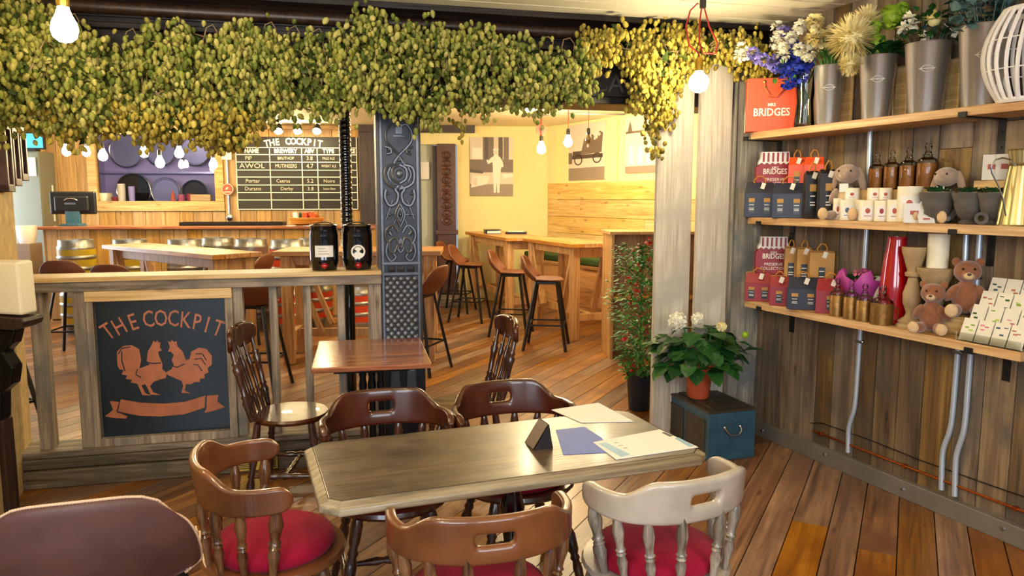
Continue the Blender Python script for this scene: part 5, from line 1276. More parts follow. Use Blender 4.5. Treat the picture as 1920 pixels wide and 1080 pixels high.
def bloom(b, c, r, n, L, w, rr, spread=1.0, up=None):
    for i in range(n):
        d = Vector((rr.gauss(0, 1), rr.gauss(0, 1), rr.gauss(0, 1)))
        if up is not None: d = d*spread+Vector(up)
        d.normalize(); b.leaf(Vector(c)+d*r*.3, d, (0.1, .2, 1), L, w, .12)
rr = random.Random(5)
def bucket(px, label, flowers, hpx=98, wtop=58):
    k = scl_at(px, .14, ST); t = sthing('flower_bucket', label, 'flower bucket', px, .14, ST, 0, 'brushed metal flower buckets')
    h = hpx*k; r = wtop*k/2
    b = MB(); b.lathe([(r*.70, .001), (r*.71, .004), (r*.98, h*.985), (r*1.02, h), (r*.96, h), (r*.94, h*.97), (r*.68, .02), (.001, .02)], 36, cap=True); finish('bucket', b, 'bucket_metal', t, smooth=True)
    b = MB(); zz = h*.62; R2 = r*.9
    def onr(x, z): return (x, -sqrt(max(0, R2*R2-x*x))-.0015+(.0), z)
    b.tube([onr(x, zz+.016*(1-(x/.03)**2)) for x in [-.03+.006*i for i in range(11)]], .0012, 4); b.tube([onr(x, zz) for x in [-.036+.009*i for i in range(9)]], .0016, 4); b.tube([onr(x, zz-.016*(1-(x/.03)**2)) for x in [-.03+.006*i for i in range(11)]], .0012, 4)
    finish('etched_emblem', b, 'paper', t)
    flowers(t, r, h, k); return t
def stems(t, r, h, n, H2, mat='leaf_fine', spread=1.6):
    b = MB()
    for i in range(n):
        a = rr.uniform(0, 2*pi); q = rr.uniform(.1, .85)*r; e = spread*q
        b.tube([(q*cos(a)*.5, q*sin(a)*.5, h*.5), (q*cos(a), q*sin(a), h), (e*cos(a), e*sin(a), h+H2*rr.uniform(.5, 1))], .0022, 4)
        for j in range(2): b.leaf((e*cos(a)*.8, e*sin(a)*.8, h+H2*rr.uniform(.2, .7)), (cos(a), sin(a), rr.uniform(-.2, .8)), (0, 0, 1), .05, .018)
    finish('stems', b, mat, t)
def P3(t, px, py, dy=0):   # pixel to a local point in the vertical plane through the thing
    p = atY(px, py, t.location.y+dy); q = Matrix.Rotation(-t.rotation_euler.z, 4, 'Z') @ (p-t.location); return tuple(q)
def fl_white(t, r, h, k):
    stems(t, r, h, 26, .14)
    for px, py, s in ((1500, 50, 17), (1528, 40, 20), (1498, 92, 15), (1470, 88, 14), (1545, 75, 26), (1527, 72, 22), (1560, 62, 20), (1484, 70, 14), (1515, 100, 18)):
        b = MB(); c = P3(t, px, py, rr.uniform(-.06, .05)); bloom(b, c, s*k*.9, 60, s*k*.55, s*k*.5, rr); finish('blossom', b, 'petal_white' if s < 19 else 'petal_cream', t)
def mum(t, px, py, s, k, mat='petal_cream', dy=-.05, n=320):
    b = MB(); c = P3(t, px, py, dy); bloom(b, c, .02, n, s*k, s*k*.10, rr); bloom(b, c, .02, n, s*k*.75, s*k*.13, rr); b.ball(c, s*k*.5, 10, 8); finish('blossom', b, mat, t)
def fl_mum(t, r, h, k):
    stems(t, r, h, 16, .1); mum(t, 1596, 72, 40, k); mum(t, 1625, 42, 28, k, 'petal_cream', 0); mum(t, 1594, 120, 20, k, 'petal_cream')
    b = MB()
    for i in range(50): a = rr.uniform(0, 2*pi); b.leaf((r*.6*cos(a), r*.6*sin(a), h+.01), (cos(a), sin(a), rr.uniform(-.1, 1.2)), (0, 0, 1), .09, .06)
    finish('leaves', b, 'leaf_green', t)
    for px, py, s in ((1672, 32, 24), (1645, 82, 18), (1640, 50, 16), (1690, 20, 16)):
        b = MB(); c = P3(t, px, py, -.03); bloom(b, c, s*k*1.3, 120, s*k*.5, s*k*.5, rr); b.ball(c, s*k*.7, 10, 8); finish('green_hydrangea_head', b, 'leaf_lime', t)
def fl_rose(t, r, h, k):
    stems(t, r, h, 20, .12, 'leaf_blue')
    b = MB()
    for i in range(90): a = rr.uniform(0, 2*pi); q = rr.uniform(.3, 1.25)*r; b.leaf((q*cos(a), q*sin(a), h+rr.uniform(0, .14)), (cos(a), sin(a), rr.uniform(-.3, 1)), (0, 0, 1), .05, .035)
    finish('leaves', b, 'leaf_green', t)
    b = MB(); c = Vector(P3(t, 1752, 34, -.06))
    for ring, (n, rad, op) in enumerate(((4, .012, .2), (6, .02, .5), (8, .028, .95))):
        for i in range(n):
            a = 2*pi*i/n+ring; d = Vector((cos(a)*op, sin(a)*op, 1)); b.leaf(c-Vector((0, 0, .035)), d, (0, 0, 1), .075-.006*ring, .055, .3)
    b.ball(c-Vector((0, 0, .01)), .03, 12, 8); finish('rose', b, 'petal_cream', t, smooth=True)
    for px, py in ((1694, 52), (1706, 34), (1712, 46), (1735, 70)):
        b = MB(); bloom(b, P3(t, px, py), .015, 24, .034, .02, rr); finish('blossom', b, 'petal_white', t)
    b = MB(); c = Vector(P3(t, 1791, 62, -.08)); b.box(-.012, .012, -.002, .002, -.02, .02, Matrix.Translation(c) @ rotm(ry=.4)); b.tube([tuple(c), P3(t, 1770, 44, -.07)], .002, 4); finish('price_tag', b, 'paper', t)
def fl_euc(t, r, h, k):
    stems(t, r, h, 24, .2, 'leaf_blue'); b = MB()
    for i in range(150):
        p = Vector(P3(t, rr.uniform(1790, 1905), rr.uniform(-25, 62), rr.uniform(-.1, .1))); d = Vector((rr.gauss(0, 1), rr.gauss(0, 1), rr.gauss(0, .6))).normalized(); b.leaf(p, d, (0, 0, 1), .055, .05, .08)
    finish('leaves', b, 'leaf_blue', t)
bucket(1551, 'brushed metal bucket of white and cream blossoms beside the glass vase', fl_white, 100, 52)
bucket(1641, 'brushed metal bucket of spiky cream chrysanthemum and lime green hydrangea', fl_mum, 104, 60)
bucket(1733, 'brushed metal bucket holding one big cream rose on long stems', fl_rose, 112, 70)
bucket(1838, 'brushed metal bucket of dusky blue-green eucalyptus leaves', fl_euc, 125, 76)
# glass vase with delphiniums
k = scl_at(1507, .15, ST); t = sthing('glass_vase', 'clear glass vase with deep blue delphiniums and white stocks', 'vase', 1507, .16, ST); r, h = 17*k, 92*k
b = MB(); b.lathe([(r*.9, .001), (r, .02), (r*.8, h*.5), (r*1.05, h), (r*.98, h), (r*.74, h*.5), (r*.9, .03), (.001, .025)], 24, cap=False); finish('glass_body', b, 'clear_glass', t, smooth=True)
b = MB()
for i in range(14): a = rr.uniform(0, 2*pi); b.tube([(r*.5*cos(a), r*.5*sin(a), .03), (-r*.3*cos(a), r*.3*sin(a), h*.6), (r*cos(a), r*sin(a), h+.05)], .002, 4)
finish('stems', b, 'leaf_green', t)
for c, mat, pts, s in (('blue', 'petal_blue', [(1475, 112), (1488, 118), (1500, 100), (1492, 96), (1482, 132), (1505, 130), (1478, 150), (1497, 148), (1512, 112), (1465, 120), (1500, 140), (1490, 108)], 16), ('blue', 'petal_lilac', [(1412, 100), (1420, 110), (1432, 112), (1445, 118), (1455, 126), (1478, 62), (1484, 76), (1466, 60), (1452, 112)], 11), ('white', 'petal_white', [(1390, 92), (1398, 100), (1454, 80), (1463, 70), (1470, 95), (1458, 52), (1468, 104), (1388, 104)], 12)):
    b = MB()
    for px, py in pts: bloom(b, P3(t, px, py, rr.uniform(-.06, .04)), s*k*1.8, 46, s*k*.55, s*k*.55, rr)
    finish('blossom_spike', b, mat, t)
b = MB()
for i in range(12): b.tube([P3(t, 1505, 160), P3(t, rr.uniform(1400, 1510), rr.uniform(80, 130))], .002, 4)
for i in range(40): b.leaf(P3(t, rr.uniform(1440, 1515), rr.uniform(100, 165), rr.uniform(-.05, .05)), (rr.uniform(-1, 1), rr.uniform(-1, 1), rr.uniform(-.5, 1)), (0, 0, 1), .04, .018)
finish('leaves', b, 'leaf_fine', t)
# white cane lantern
k = scl_at(1925, .16, ST); t = sthing('cane_lantern', 'round white cane lantern with vertical bent strips on the top shelf', 'lantern', 1932, .17, ST); R_, h = 66*k, 140*k
b = MB()
for i in range(26):
    a0 = 2*pi*i/26; b.tube([((R_*(.42+.58*sin(pi*(.12+.76*f))))*cos(a0+.15*f), (R_*(.42+.58*sin(pi*(.12+.76*f))))*sin(a0+.15*f), .005+f*h*.96) for f in [j/10 for j in range(11)]], .0085, 6)
finish('cane_strips', b, 'white_cane', t, smooth=True)
b = MB()
for z, q in ((.005, .62), (h*.33, .955), (h*.64, .955), (h*.96, .64)): b.tube([(R_*q*cos(a), R_*q*sin(a), z) for a in [2*pi*i/28 for i in range(28)]], .003 if q > .9 else .012, 6, True)
finish('rim', b, 'white_cane', t, smooth=True)
# amber wooden slips leaning behind the buckets
for px, lab in ((1688, 'between the chrysanthemum and rose buckets'), (1784, 'between the rose and eucalyptus buckets'), (1585, 'between the white blossom and chrysanthemum buckets')):
    t = sthing('wooden_slip', f'upright amber wooden slip leaning on the wall {lab}', 'board', px, .03, ST); t.rotation_euler.z = WR.a
    k = scl_at(px, .03, ST); b = MB(); b.box(-13*k, 13*k, -.01, .01, .001, 88*k); finish('slip', b, 'pine', t, bevel=.01)

# ---------------- boxes, bags
def gift_box(label, px0, px1, y0, y1, d, z, mat, handle='rope', depth=.07, turn=0, windows=1, grp=None, cat='gift bag', roof=.16, text=None, name='gift_box', lift=0):
    pc = (px0+px1)/2; k = scl_at(pc, d, z); t = sthing(name, label, cat, pc, d, z+lift, turn, grp); w = (px1-px0)*k; h = (y1-y0)*k
    hb = h*(1-roof); b = MB()
    b.box(-w/2, w/2, -depth/2, depth/2, 0.001, hb)
    if roof > 0: b.add([(-w/2, -depth/2, hb), (w/2, -depth/2, hb), (w/2, depth/2, hb), (-w/2, depth/2, hb), (-w/2*.9, 0, h), (w/2*.9, 0, h)], [(0, 1, 5, 4), (2, 3, 4, 5), (1, 2, 5), (3, 0, 4)])
    finish('box_body', b, mat, t, bevel=.002)
    if handle:
        b = MB(); b.tube([(-w*.18, 0, h*.97), (-w*.2, -.01, h*1.06), (-w*.05, -.02, h*1.17), (w*.1, -.02, h*1.15), (w*.2, -.01, h*1.05), (w*.17, 0, h*.97)], .004, 6); finish('rope_handle', b, handle, t, smooth=True)
        b = MB(); b.box(-.012, .012, -.0015, .0015, -.025, .012, Matrix.Translation((w*.12, -depth*.3-.012, h*.92)) @ rotm(ry=.3)); finish('swing_tag', b, 'card_paper', t)
    b = MB(); c = MB(); e = MB()
    for i in range(windows):
        x = -w/2+w*(i+.5)/windows; ww = min(.018, w/windows*.36); b.box(x-ww, x+ww, -depth/2-.0015, -depth/2, hb*.16, hb*.62); c.box(x-ww, x+ww, -depth/2-.002, -depth/2, hb*.62, hb*.78)
        for q in (.3, .36, .5): e.box(x-ww*.8, x+ww*.8, -depth/2-.0022, -depth/2, hb*q, hb*(q+.025))
    if windows: finish('jar_window', b, 'black_plastic', t); finish('cloth_cap_print', c, 'kraft', t); finish('label_print', e, 'paper', t)
    if text: b = MB(); text_mb(b, text, 0, hb*.5, text_size(w), -depth/2-.002, .0004, squeeze=.8); finish('lettering', b, 'white_paint', t)
    return t
def text_size(w): return w*.24
def jar_box(label, px0, px1, y0, y1, d, z, lift):
    """deep red carton shaped like a preserve jar with a white paper cap"""
    pc = (px0+px1)/2; k = scl_at(pc, d, z); t = sthing('preserve_carton', label, 'gift carton', pc, d, z+lift, .15, 'jar shaped preserve cartons'); w = (px1-px0)*k*.5; h = (y1-y0)*k
    out = [(-w*.8, 0), (-w, h*.08), (-w, h*.58), (-w*.78, h*.7), (-w*.72, h*.72), (w*.72, h*.72), (w*.78, h*.7), (w, h*.58), (w, h*.08), (w*.8, 0)]
    b = MB(); b.prism(out, -.035, .035); finish('carton_body', b, 'red_paper', t, bevel=.003)
    b = MB(); n = 12; b.prism([(-w*.72, h), (-w*.74, h*.85), (-w*.86, h*.74)]+[(-w*.86+w*1.72*i/n, h*(.72 if i % 2 else .67)) for i in range(n+1)]+[(w*.86, h*.74), (w*.74, h*.85), (w*.72, h)], -.038, .036); finish('cloth_cap', b, 'paper', t)
    b = MB()
    for i in range(6): b.box(-w*.68+i*w*.25, -w*.57+i*w*.25, -.0395, -.037, h*.74, h*.98)
    finish('red_stripes', b, 'red_paper', t); b = MB()
    text_mb(b, 'BRIDGES', 0, h*.48, w*.42, -.0365, .0006, squeeze=.78); text_mb(b, 'MRS', 0, h*.58, w*.2, -.0365); text_mb(b, 'PRESERVE', 0, h*.27, w*.24, -.0365); text_mb(b, 'COLLECTION', 0, h*.16, w*.24, -.0365); finish('lettering', b, 'white_paint', t)
    return t
def riser(px0, px1, d0, d1, z, h, lab):
    ua, ub_ = su(px0, d0, z), su(px1, d0, z); b = MB(); b.box(ua, ub_, -d1, -d0, z+.001, z+h); return single('display_riser', b, 'pine', lab, 'riser', WR.o, WR.a, bevel=.002)
kk = scl_at(1445, .1, SM)
riser(1415, 1478, .02, .12, SM, .17, 'low wooden riser behind navy gift cartons on the middle shelf')
jar_box('deep red jar-shaped carton with white capped lid above navy cartons, middle shelf', 1418, 1482, 282, 348, .08, SM, .172)
gift_box('navy gift carton of jars with raffia handle at left end of middle shelf', 1397, 1448, 350, 412, .21, SM, 'navy_paper', depth=.09, windows=2, grp='navy gift cartons', roof=.3)
gift_box('navy gift carton of jars with raffia handle beside the dark tall cartons', 1450, 1504, 350, 412, .20, SM, 'navy_paper', depth=.09, windows=2, grp='navy gift cartons', roof=.3)
riser(1480, 1545, .02, .10, SM, .13, 'low wooden riser behind the black gift cartons on the middle shelf')
gift_box('orange gift carton with raffia handle, left of two on the middle shelf', 1478, 1506, 290, 358, .07, SM, 'orange_paper', depth=.06, windows=1, grp='orange gift cartons', roof=.2, lift=.132)
gift_box('orange gift carton with raffia handle, right of two on the middle shelf', 1508, 1540, 288, 356, .07, SM, 'orange_paper', depth=.06, windows=1, grp='orange gift cartons', roof=.2, lift=.132)
gift_box('tall black gift carton with raffia handle beside the navy cartons', 1507, 1530, 328, 411, .17, SM, 'black_paper', depth=.06, turn=.3, windows=1, grp='tall black gift cartons', roof=.08)
gift_box('tall black gift carton with raffia handle beside the grey rabbit', 1534, 1562, 326, 412, .17, SM, 'black_paper', depth=.06, turn=.3, windows=1, grp='tall black gift cartons', roof=.08)

# ---------------- soft toys
def soft(name, label, cat, px, d, z, k, spec, face_dir=0, lift=0):
    t = sthing(name, label, cat, px, d, z+lift, face_dir)
    return t
def blob_body(t, parts, mat, name='body'):
    """one continuous soft body: overlapping volumes fused by remesh"""
    b = MB()
    for c, r, rot in parts: b.ball(c, r, 20, 14, rotm(*rot))
    o = finish(name, b, mat, t, smooth=True); m = o.modifiers.new('fuse', 'REMESH'); m.mode = 'VOXEL'; m.voxel_size = max(.0035, min(r[0] if isinstance(r, tuple) else r for _, r, _ in parts)*.14); m.use_smooth_shade = True
    s = o.modifiers.new('soften', 'SMOOTH'); s.iterations = 4; s.factor = .6; return o
def bear(label, px, d, z, H_, turn, lift=0):
    t = sthing('teddy_bear', label, 'teddy bear', px, d, z+lift, turn, 'brown teddy bears'); s = H_
    blob_body(t, [((0, 0, .28*s), (.19*s, .17*s, .25*s), (0, 0, 0)), ((0, -.03*s, .66*s), (.185*s, .17*s, .165*s), (0, 0, 0)), ((0, -.16*s, .62*s), (.09*s, .09*s, .075*s), (0, 0, 0)),
        ((-.15*s, 0, .8*s), (.062*s, .035*s, .065*s), (0, 0, 0)), ((.15*s, 0, .8*s), (.062*s, .035*s, .065*s), (0, 0, 0)), ((-.19*s, -.09*s, .34*s), (.07*s, .075*s, .17*s), (.5, .5, 0)), ((.19*s, -.09*s, .34*s), (.07*s, .075*s, .17*s), (.5, -.5, 0)),
        ((-.15*s, -.22*s, .095*s), (.09*s, .19*s, .09*s), (0, 0, -.3)), ((.15*s, -.22*s, .095*s), (.09*s, .19*s, .09*s), (0, 0, .3))], 'plush_brown')
    b = MB(); b.ball((-.205*s, -.375*s, .11*s), (.088*s, .05*s, .1*s)); finish('foot_pad', b, 'plush_cream', t, smooth=True); b = MB(); b.ball((.205*s, -.375*s, .11*s), (.088*s, .05*s, .1*s)); finish('foot_pad', b, 'plush_cream', t, smooth=True)
    b = MB(); b.ball((0, -.215*s, .61*s), (.07*s, .05*s, .055*s)); finish('muzzle', b, 'plush_cream', t, smooth=True)
    b = MB(); b.ball((0, -.262*s, .635*s), (.028*s, .016*s, .02*s)); finish('nose', b, 'chair_wood_dark', t, smooth=True)
    for x in (-.075, .075): b = MB(); b.ball((x*s, -.185*s, .71*s), .017*s, 8, 6); finish('eye', b, 'eye_black', t, smooth=True)
    if 0: finish('eyes', b, 'eye_black', t, smooth=True); return t
def bunny(label, px, d, z, H_, turn, lift=0):
    t = sthing('toy_rabbit', label, 'soft toy rabbit', px, d, z+lift, turn, 'grey toy rabbits'); s = H_
    blob_body(t, [((0, 0, .25*s), (.17*s, .15*s, .24*s), (0, 0, 0)), ((0, -.05*s, .66*s), (.16*s, .17*s, .14*s), (0, 0, 0)), ((0, -.18*s, .62*s), (.09*s, .1*s, .08*s), (0, 0, 0)),
        ((-.19*s, .0, .56*s), (.055*s, .03*s, .2*s), (0, .25, 0)), ((.19*s, .0, .56*s), (.055*s, .03*s, .2*s), (0, -.25, 0)), ((-.16*s, -.1*s, .34*s), (.055*s, .06*s, .15*s), (.6, .5, 0)), ((.16*s, -.1*s, .34*s), (.055*s, .06*s, .15*s), (.6, -.5, 0)),
        ((-.13*s, -.25*s, .07*s), (.06*s, .22*s, .065*s), (0, 0, -.3)), ((.13*s, -.25*s, .07*s), (.06*s, .22*s, .065*s), (0, 0, .3))], 'plush_grey')
    b = MB(); b.ball((-.2*s, -.46*s, .09*s), (.07*s, .04*s, .09*s)); finish('foot_pad', b, 'plush_cream', t, smooth=True); b = MB(); b.ball((.2*s, -.46*s, .09*s), (.07*s, .04*s, .09*s)); finish('foot_pad', b, 'plush_cream', t, smooth=True)
    b = MB(); b.ball((0, -.14*s, .36*s), (.1*s, .03*s, .11*s)); finish('ribbon_bow', b, 'plush_cream', t, smooth=True)
    b = MB(); b.box(-.06*s, .06*s, -.2*s, -.19*s, .4*s, .52*s); finish('swing_tag', b, 'paper', t)
    for x in (-.08, .08): b = MB(); b.ball((x*s, -.19*s, .70*s), .016*s, 8, 6); finish('eye', b, 'eye_black', t, smooth=True)
    if 0: finish('eyes', b, 'eye_black', t, smooth=True); return t
k = scl_at(1585, .13, SM); bunny('floppy eared grey toy rabbit sitting up beside the black cartons', 1586, .12, SM, 118*k, -.25)
k = scl_at(1785, .07, SM); bunny('floppy eared grey toy rabbit leaning behind the stone urns', 1772, .08, SM, 112*k, -.5)
k = scl_at(1745, .17, SB); bear('brown teddy bear sitting lower in front of the candle holder', 1745, .19, SB, 98*k, -.15)
k = scl_at(1805, .1, SB)
riser(1772, 1850, .03, .15, SB, .09, 'wooden riser under the upper teddy bear on the lowest shelf')
bear('brown teddy bear sitting higher, beside the greeting card rack', 1808, .10, SB, 108*k, .1, .092)

# ---------------- apothecary jars with amber scrub
def ap_jar(label, px, y0, y1, wpx, d, z, grp, fill, lift=0, sleeve=False):
    k = scl_at(px, d, z); t = sthing('stoppered_jar', label, 'jar', px, d, z+lift, 0, grp); h = (y1-y0)*k; r = wpx*k/2
    b = MB(); b.lathe([(r*.92, .001), (r, h*.03), (r, h*.55), (r*.9, h*.64), (r*.45, h*.7), (r*.42, h*.74), (r*.55, h*.75), (r*.38, h*.755)], 22, cap=True); finish('glass_body', b, 'clear_glass', t, smooth=True)
    b = MB(); b.lathe([(r*.3, h*.76), (r*.34, h*.8), (r*.2, h*.83), (r*.36, h*.92), (r*.2, h), (.001, h)], 16); finish('stopper', b, 'clear_glass', t, smooth=True)
    b = MB()
    if sleeve: b.lathe([(r*1.01, 0.001), (r*1.02, h*.55), (r*.99, h*.56), (.001, h*.5)], 22); finish('bronze_sleeve', b, fill, t, smooth=True); b = MB(); b.tube([(r, 0, h*.48), (r*1.35, 0, h*.42), (r*1.35, 0, h*.2), (r, 0, h*.12)], .003, 6); finish('handle', b, fill, t)
    else: b.lathe([(r*.88, .004), (r*.93, h*.05), (r*.93, h*.56), (.001, h*.57)], 22); finish('contents', b, fill, t, smooth=True)
    return t
riser(1618, 1765, .02, .11, SM, .165, 'long wooden riser under the amber apothecary jars on the middle shelf')
for px, y0, y1, w, lab in ((1642, 293, 354, 25, 'leftmost beside the conduit'), (1670, 290, 355, 25, 'second from the conduit'), (1701, 289, 357, 28, 'third from the conduit'), (1736, 285, 359, 32, 'rightmost and largest')):
    ap_jar(f'glass apothecary jar of amber granules with glass stopper, {lab}', px, y0, y1, w, .065, SM, 'apothecary jars of amber granules', 'amber', .167)
for px, y0, y1, w, lab in ((1568, 535, 600, 24, 'leftmost'), (1594, 538, 605, 24, 'second from left'), (1619, 543, 607, 26, 'third from left'), (1652, 547, 612, 36, 'rightmost and widest')):
    ap_jar(f'stoppered glass jar in bronze embossed sleeve on the lowest shelf, {lab} of four', px, y0, y1, w, .22, SB, 'bronze sleeved jars', 'bronze_sleeve', 0, True)
# ---------------- candle jars
def candle_jar(label, px, y0, y1, wpx, d, z, lift=0, mark='sign_red'):
    k = scl_at(px, d, z); t = sthing('candle_jar', label, 'candle', px, d, z+lift, 0, 'white candle jars'); h = (y1-y0)*k; r = wpx*k/2
    b = MB(); b.lathe([(r*.95, .001), (r, .004), (r, h), (r*.95, h), (r*.95, h*.86), (.001, h*.86)], 24, cap=True); finish('glass_body', b, 'cream_wax', t, smooth=True, angle=50)
    b = MB(); b.grid(lambda p, q: (r*1.015*sin((p-.5)*1.7), -r*1.015*cos((p-.5)*1.7), h*.12+q*h*.62), 8, 2); finish('label', b, 'paper', t, smooth=True)
    b = MB(); b.ball((0, -r*1.015, h*.5), (r*.28, .002, h*.13), 10, 6); b.box(-r*.4, r*.4, -r*1.03, -r*.99, h*.24, h*.27); finish('printed_mark', b, mark, t); return t
for px, y0, y1, w, d, mk, lab in ((1570, 374, 411, 16, .19, 'sign_red', 'leftmost of the front row'), (1588, 378, 413, 26, .22, 'chest_blue', 'second of front row, blue mark'), (1612, 376, 411, 20, .18, 'sign_red', 'third of the front row, half hidden'), (1626, 378, 413, 28, .22, 'sign_red', 'fourth of the front row with brown mark'), (1652, 378, 413, 23, .215, 'red_paper', 'fifth of the front row'), (1676, 377, 414, 23, .215, 'sign_red', 'last of the front row with red mark')):
    candle_jar(f'small white candle jar on the middle shelf, {lab}', px, y0, y1, w, d, SM, 0, mk)
candle_jar('tall white candle jar with a large red printed mark on middle shelf', 1703, 353, 412, 38, .19, SM)
riser(1575, 1690, .12, .165, SM, .105, 'narrow wooden riser behind the front row of candle jars')
for px, lab in ((1597, 'left one'), (1640, 'middle one'), (1660, 'right one')): candle_jar(f'small white candle jar on the riser above the front row, {lab}', px, 357, 378, 24 if px != 1660 else 20, .145, SM, .107)
# cards, tags
def boxcard(name, label, cat, px, y0, y1, wpx, d, z, turn, mat='paper', depth=.03, tilt=.25, lift=0, mark='sign_red', grp=None):
    k = scl_at(px, d, z); t = sthing(name, label, cat, px, d, z+lift, turn, grp); h = (y1-y0)*k; w = wpx*k
    b = MB(); b.prism([(-depth, 0), (0, 0), (h*tilt, h), (h*tilt-depth, h)], -w/2, w/2, 'yz'); finish('card_body', b, mat, t)
    b = MB(); b.box(-w*.2, w*.2, -depth+h*tilt*.5-.006, -depth+h*tilt*.5+.001, h*.42, h*.62); finish('printed_mark', b, mark, t); return t
boxcard('white_box', 'white box with a red printed mark leaning beside the first stone urn', 'box', 1712, 384, 416, 30, .235, SM, .15)
boxcard('white_box', 'small white and blue box tucked behind the leaning white box', 'box', 1735, 378, 413, 18, .2, SM, .1, mark='chest_blue')
boxcard('price_card', 'tiny square price card lying at the edge of the middle shelf', 'card', 1738, 415, 428, 24, .262, SM+.001, .2, depth=.003, tilt=1.2)
riser(1842, 1905, .02, .1, SM, .2, 'tall wooden riser behind the last stone urn on the middle shelf')
boxcard('white_box', 'white gift box on the tall riser, left of the pair above the urns', 'box', 1857, 308, 348, 24, .07, SM, 0, lift=.202, grp='white boxes above the urns')
boxcard('white_box', 'white gift box on the tall riser, right of the pair above the urns', 'box', 1882, 308, 348, 24, .07, SM, 0, lift=.202, grp='white boxes above the urns')
# stone urns
for px, d, w, lab in ((1757, .19, 56, 'first urn, beside the leaning white box'), (1815, .18, 52, 'middle urn'), (1862, .17, 50, 'last urn, beside the silver jug')):
    k = scl_at(px, d, SM); t = sthing('stone_urn', f'dark grey stone urn with green succulents, {lab}', 'planter', px, d, SM, 0, 'stone urns'); r = w*k/2; h = 50*k
    b = MB(); b.lathe([(r*.5, .001), (r*.55, .01), (r*.35, h*.14), (r*.6, h*.25), (r*.85, h*.62), (r*.84, h*.7), (r*1.0, h*.9), (r*1.02, h), (r*.9, h), (.001, h*.92)], 26); finish('urn', b, 'stone_grey', t, smooth=True)
    b = MB(); b.ball((0, 0, h*.93), (r*.88, r*.88, h*.12), 14, 8); finish('gravel', b, 'gravel', t)
    b = MB()
    for i in range(42): a = rr.uniform(0, 2*pi); q = rr.uniform(0, .6)*r; b.leaf((q*cos(a), q*sin(a), h), (cos(a), sin(a), rr.uniform(.2, 1.6)), (0, 0, 1), .04, .02, .2)
    finish('succulent', b, 'leaf_dark', t)
# silver jug with wire handle
k = scl_at(1905, .18, SM); t = sthing('ribbed_jug', 'tall ribbed silver jug with thin wire handle at the right of the shelf', 'jug', 1912, .17, SM); r = 32*k; h = 118*k
b = MB(); n = 48; prof = [(1.05, .001), (1.0, .02), (.72, .6), (.62, .78), (.66, .8), (.6, .82), (.7, .98), (.74, 1)]
b.add([(r*q*(1+.03*(i % 2))*cos(2*pi*i/n), r*q*(1+.03*(i % 2))*sin(2*pi*i/n), z*h) for q, z in prof for i in range(n)], [(j*n+i, j*n+(i+1) % n, (j+1)*n+(i+1) % n, (j+1)*n+i) for j in range(len(prof)-1) for i in range(n)]+[tuple(reversed(range(n)))]); finish('jug_body', b, 'silver_tin', t)
b = MB(); b.tube([P3(t, *q, -.05) for q in ((1886, 405), (1880, 372), (1872, 348), (1860, 325), (1858, 312), (1866, 300), (1880, 296), (1896, 300), (1904, 312))], .0035, 6); finish('wire_handle', b, 'steel', t, smooth=True)
# little pipe reel
t = sthing('cork_ring', 'small cork-lined metal ring lying on its side between the urns', 'ring', 1839, .25, SM); k = scl_at(1840, .25, SM); b = MB()
T = Matrix.Translation((0, 0, 11*k)) @ Matrix.Rotation(pi/2, 4, 'X'); b.lathe([(5*k, -.02), (10*k, -.02), (10*k, .02), (5*k, .02), (5*k, -.02)], 18, T, cap=False); finish('ring_body', b, 'stone_grey', t, smooth=True)

# ---------------- lowest shelf
riser(1415, 1478, .02, .1, SB, .16, 'low wooden riser behind the red gift cartons on the lowest shelf')
jar_box('deep red jar-shaped carton with white capped lid on the lowest shelf', 1417, 1478, 438, 505, .07, SB, .162)
for px0, px1, y0, y1, d, m_, wn, lab in ((1398, 1443, 515, 566, .21, 'red_paper', 2, 'dark red gift bag with raffia handle at the left end of lowest shelf'), (1444, 1476, 520, 572, .22, 'red_paper', 1, 'dark red gift bag with big raffia bow beside the navy one'), (1478, 1530, 527, 584, .21, 'navy_paper', 2, 'navy gift bag with raffia handle on the lowest shelf'), (1532, 1578, 532, 592, .17, 'red_paper', 1, 'dark red gift bag with raffia handle behind bronze sleeved jars')):
    gift_box(lab, px0, px1, y0, y1, d, SB, m_, depth=.08, windows=wn, grp='small gift bags on the lowest shelf', roof=.35)
riser(1472, 1565, .02, .1, SB, .1, 'low wooden riser under the kraft gift bags on the lowest shelf')
for px0, px1, y0, y1, lab in ((1470, 1491, 470, 540, 'kraft paper gift bag with raffia handle, left of three'), (1493, 1517, 470, 542, 'kraft paper gift bag with raffia handle, middle of three'), (1518, 1558, 476, 546, 'kraft paper gift bag with raffia handle, widest on the right')):
    gift_box(lab, px0, px1, y0, y1, .06, SB, 'kraft', depth=.06, windows=1, turn=.1, grp='kraft gift bags', roof=.05, lift=.102)
# pink bouquet
k = scl_at(1610, .13, SB); t = sthing('wrapped_bouquet', 'small bouquet wrapped in bright pink and lilac paper on lowest shelf', 'bouquet', 1612, .12, SB); r = 36*k; h = 82*k
b = MB(); n = 20
b.add([(r*q*(1+(.16*sin(i*2.1) if j > 1 else 0))*cos(2*pi*i/n), r*q*.8*sin(2*pi*i/n), z*h+((.14*h*sin(i*1.7)) if j > 2 else 0)) for j, (q, z) in enumerate(((.45, 0.002), (.42, .25), (.75, .62), (1.05, .88))) for i in range(n)], [(j*n+i, j*n+(i+1) % n, (j+1)*n+(i+1) % n, (j+1)*n+i) for j in range(3) for i in range(n)]); finish('wrapping_paper', b, 'pink_wrap', t, smooth=True, solid=.002, angle=70)
b = MB()
for i in range(30): a = rr.uniform(0, 2*pi); q = rr.uniform(0, .7)*r; b.leaf((q*cos(a), q*sin(a)*.8, h*.75), (cos(a)*.6, sin(a)*.6, 1), (0, 0, 1), .045, .025)
finish('leaves', b, 'leaf_green', t); b = MB()
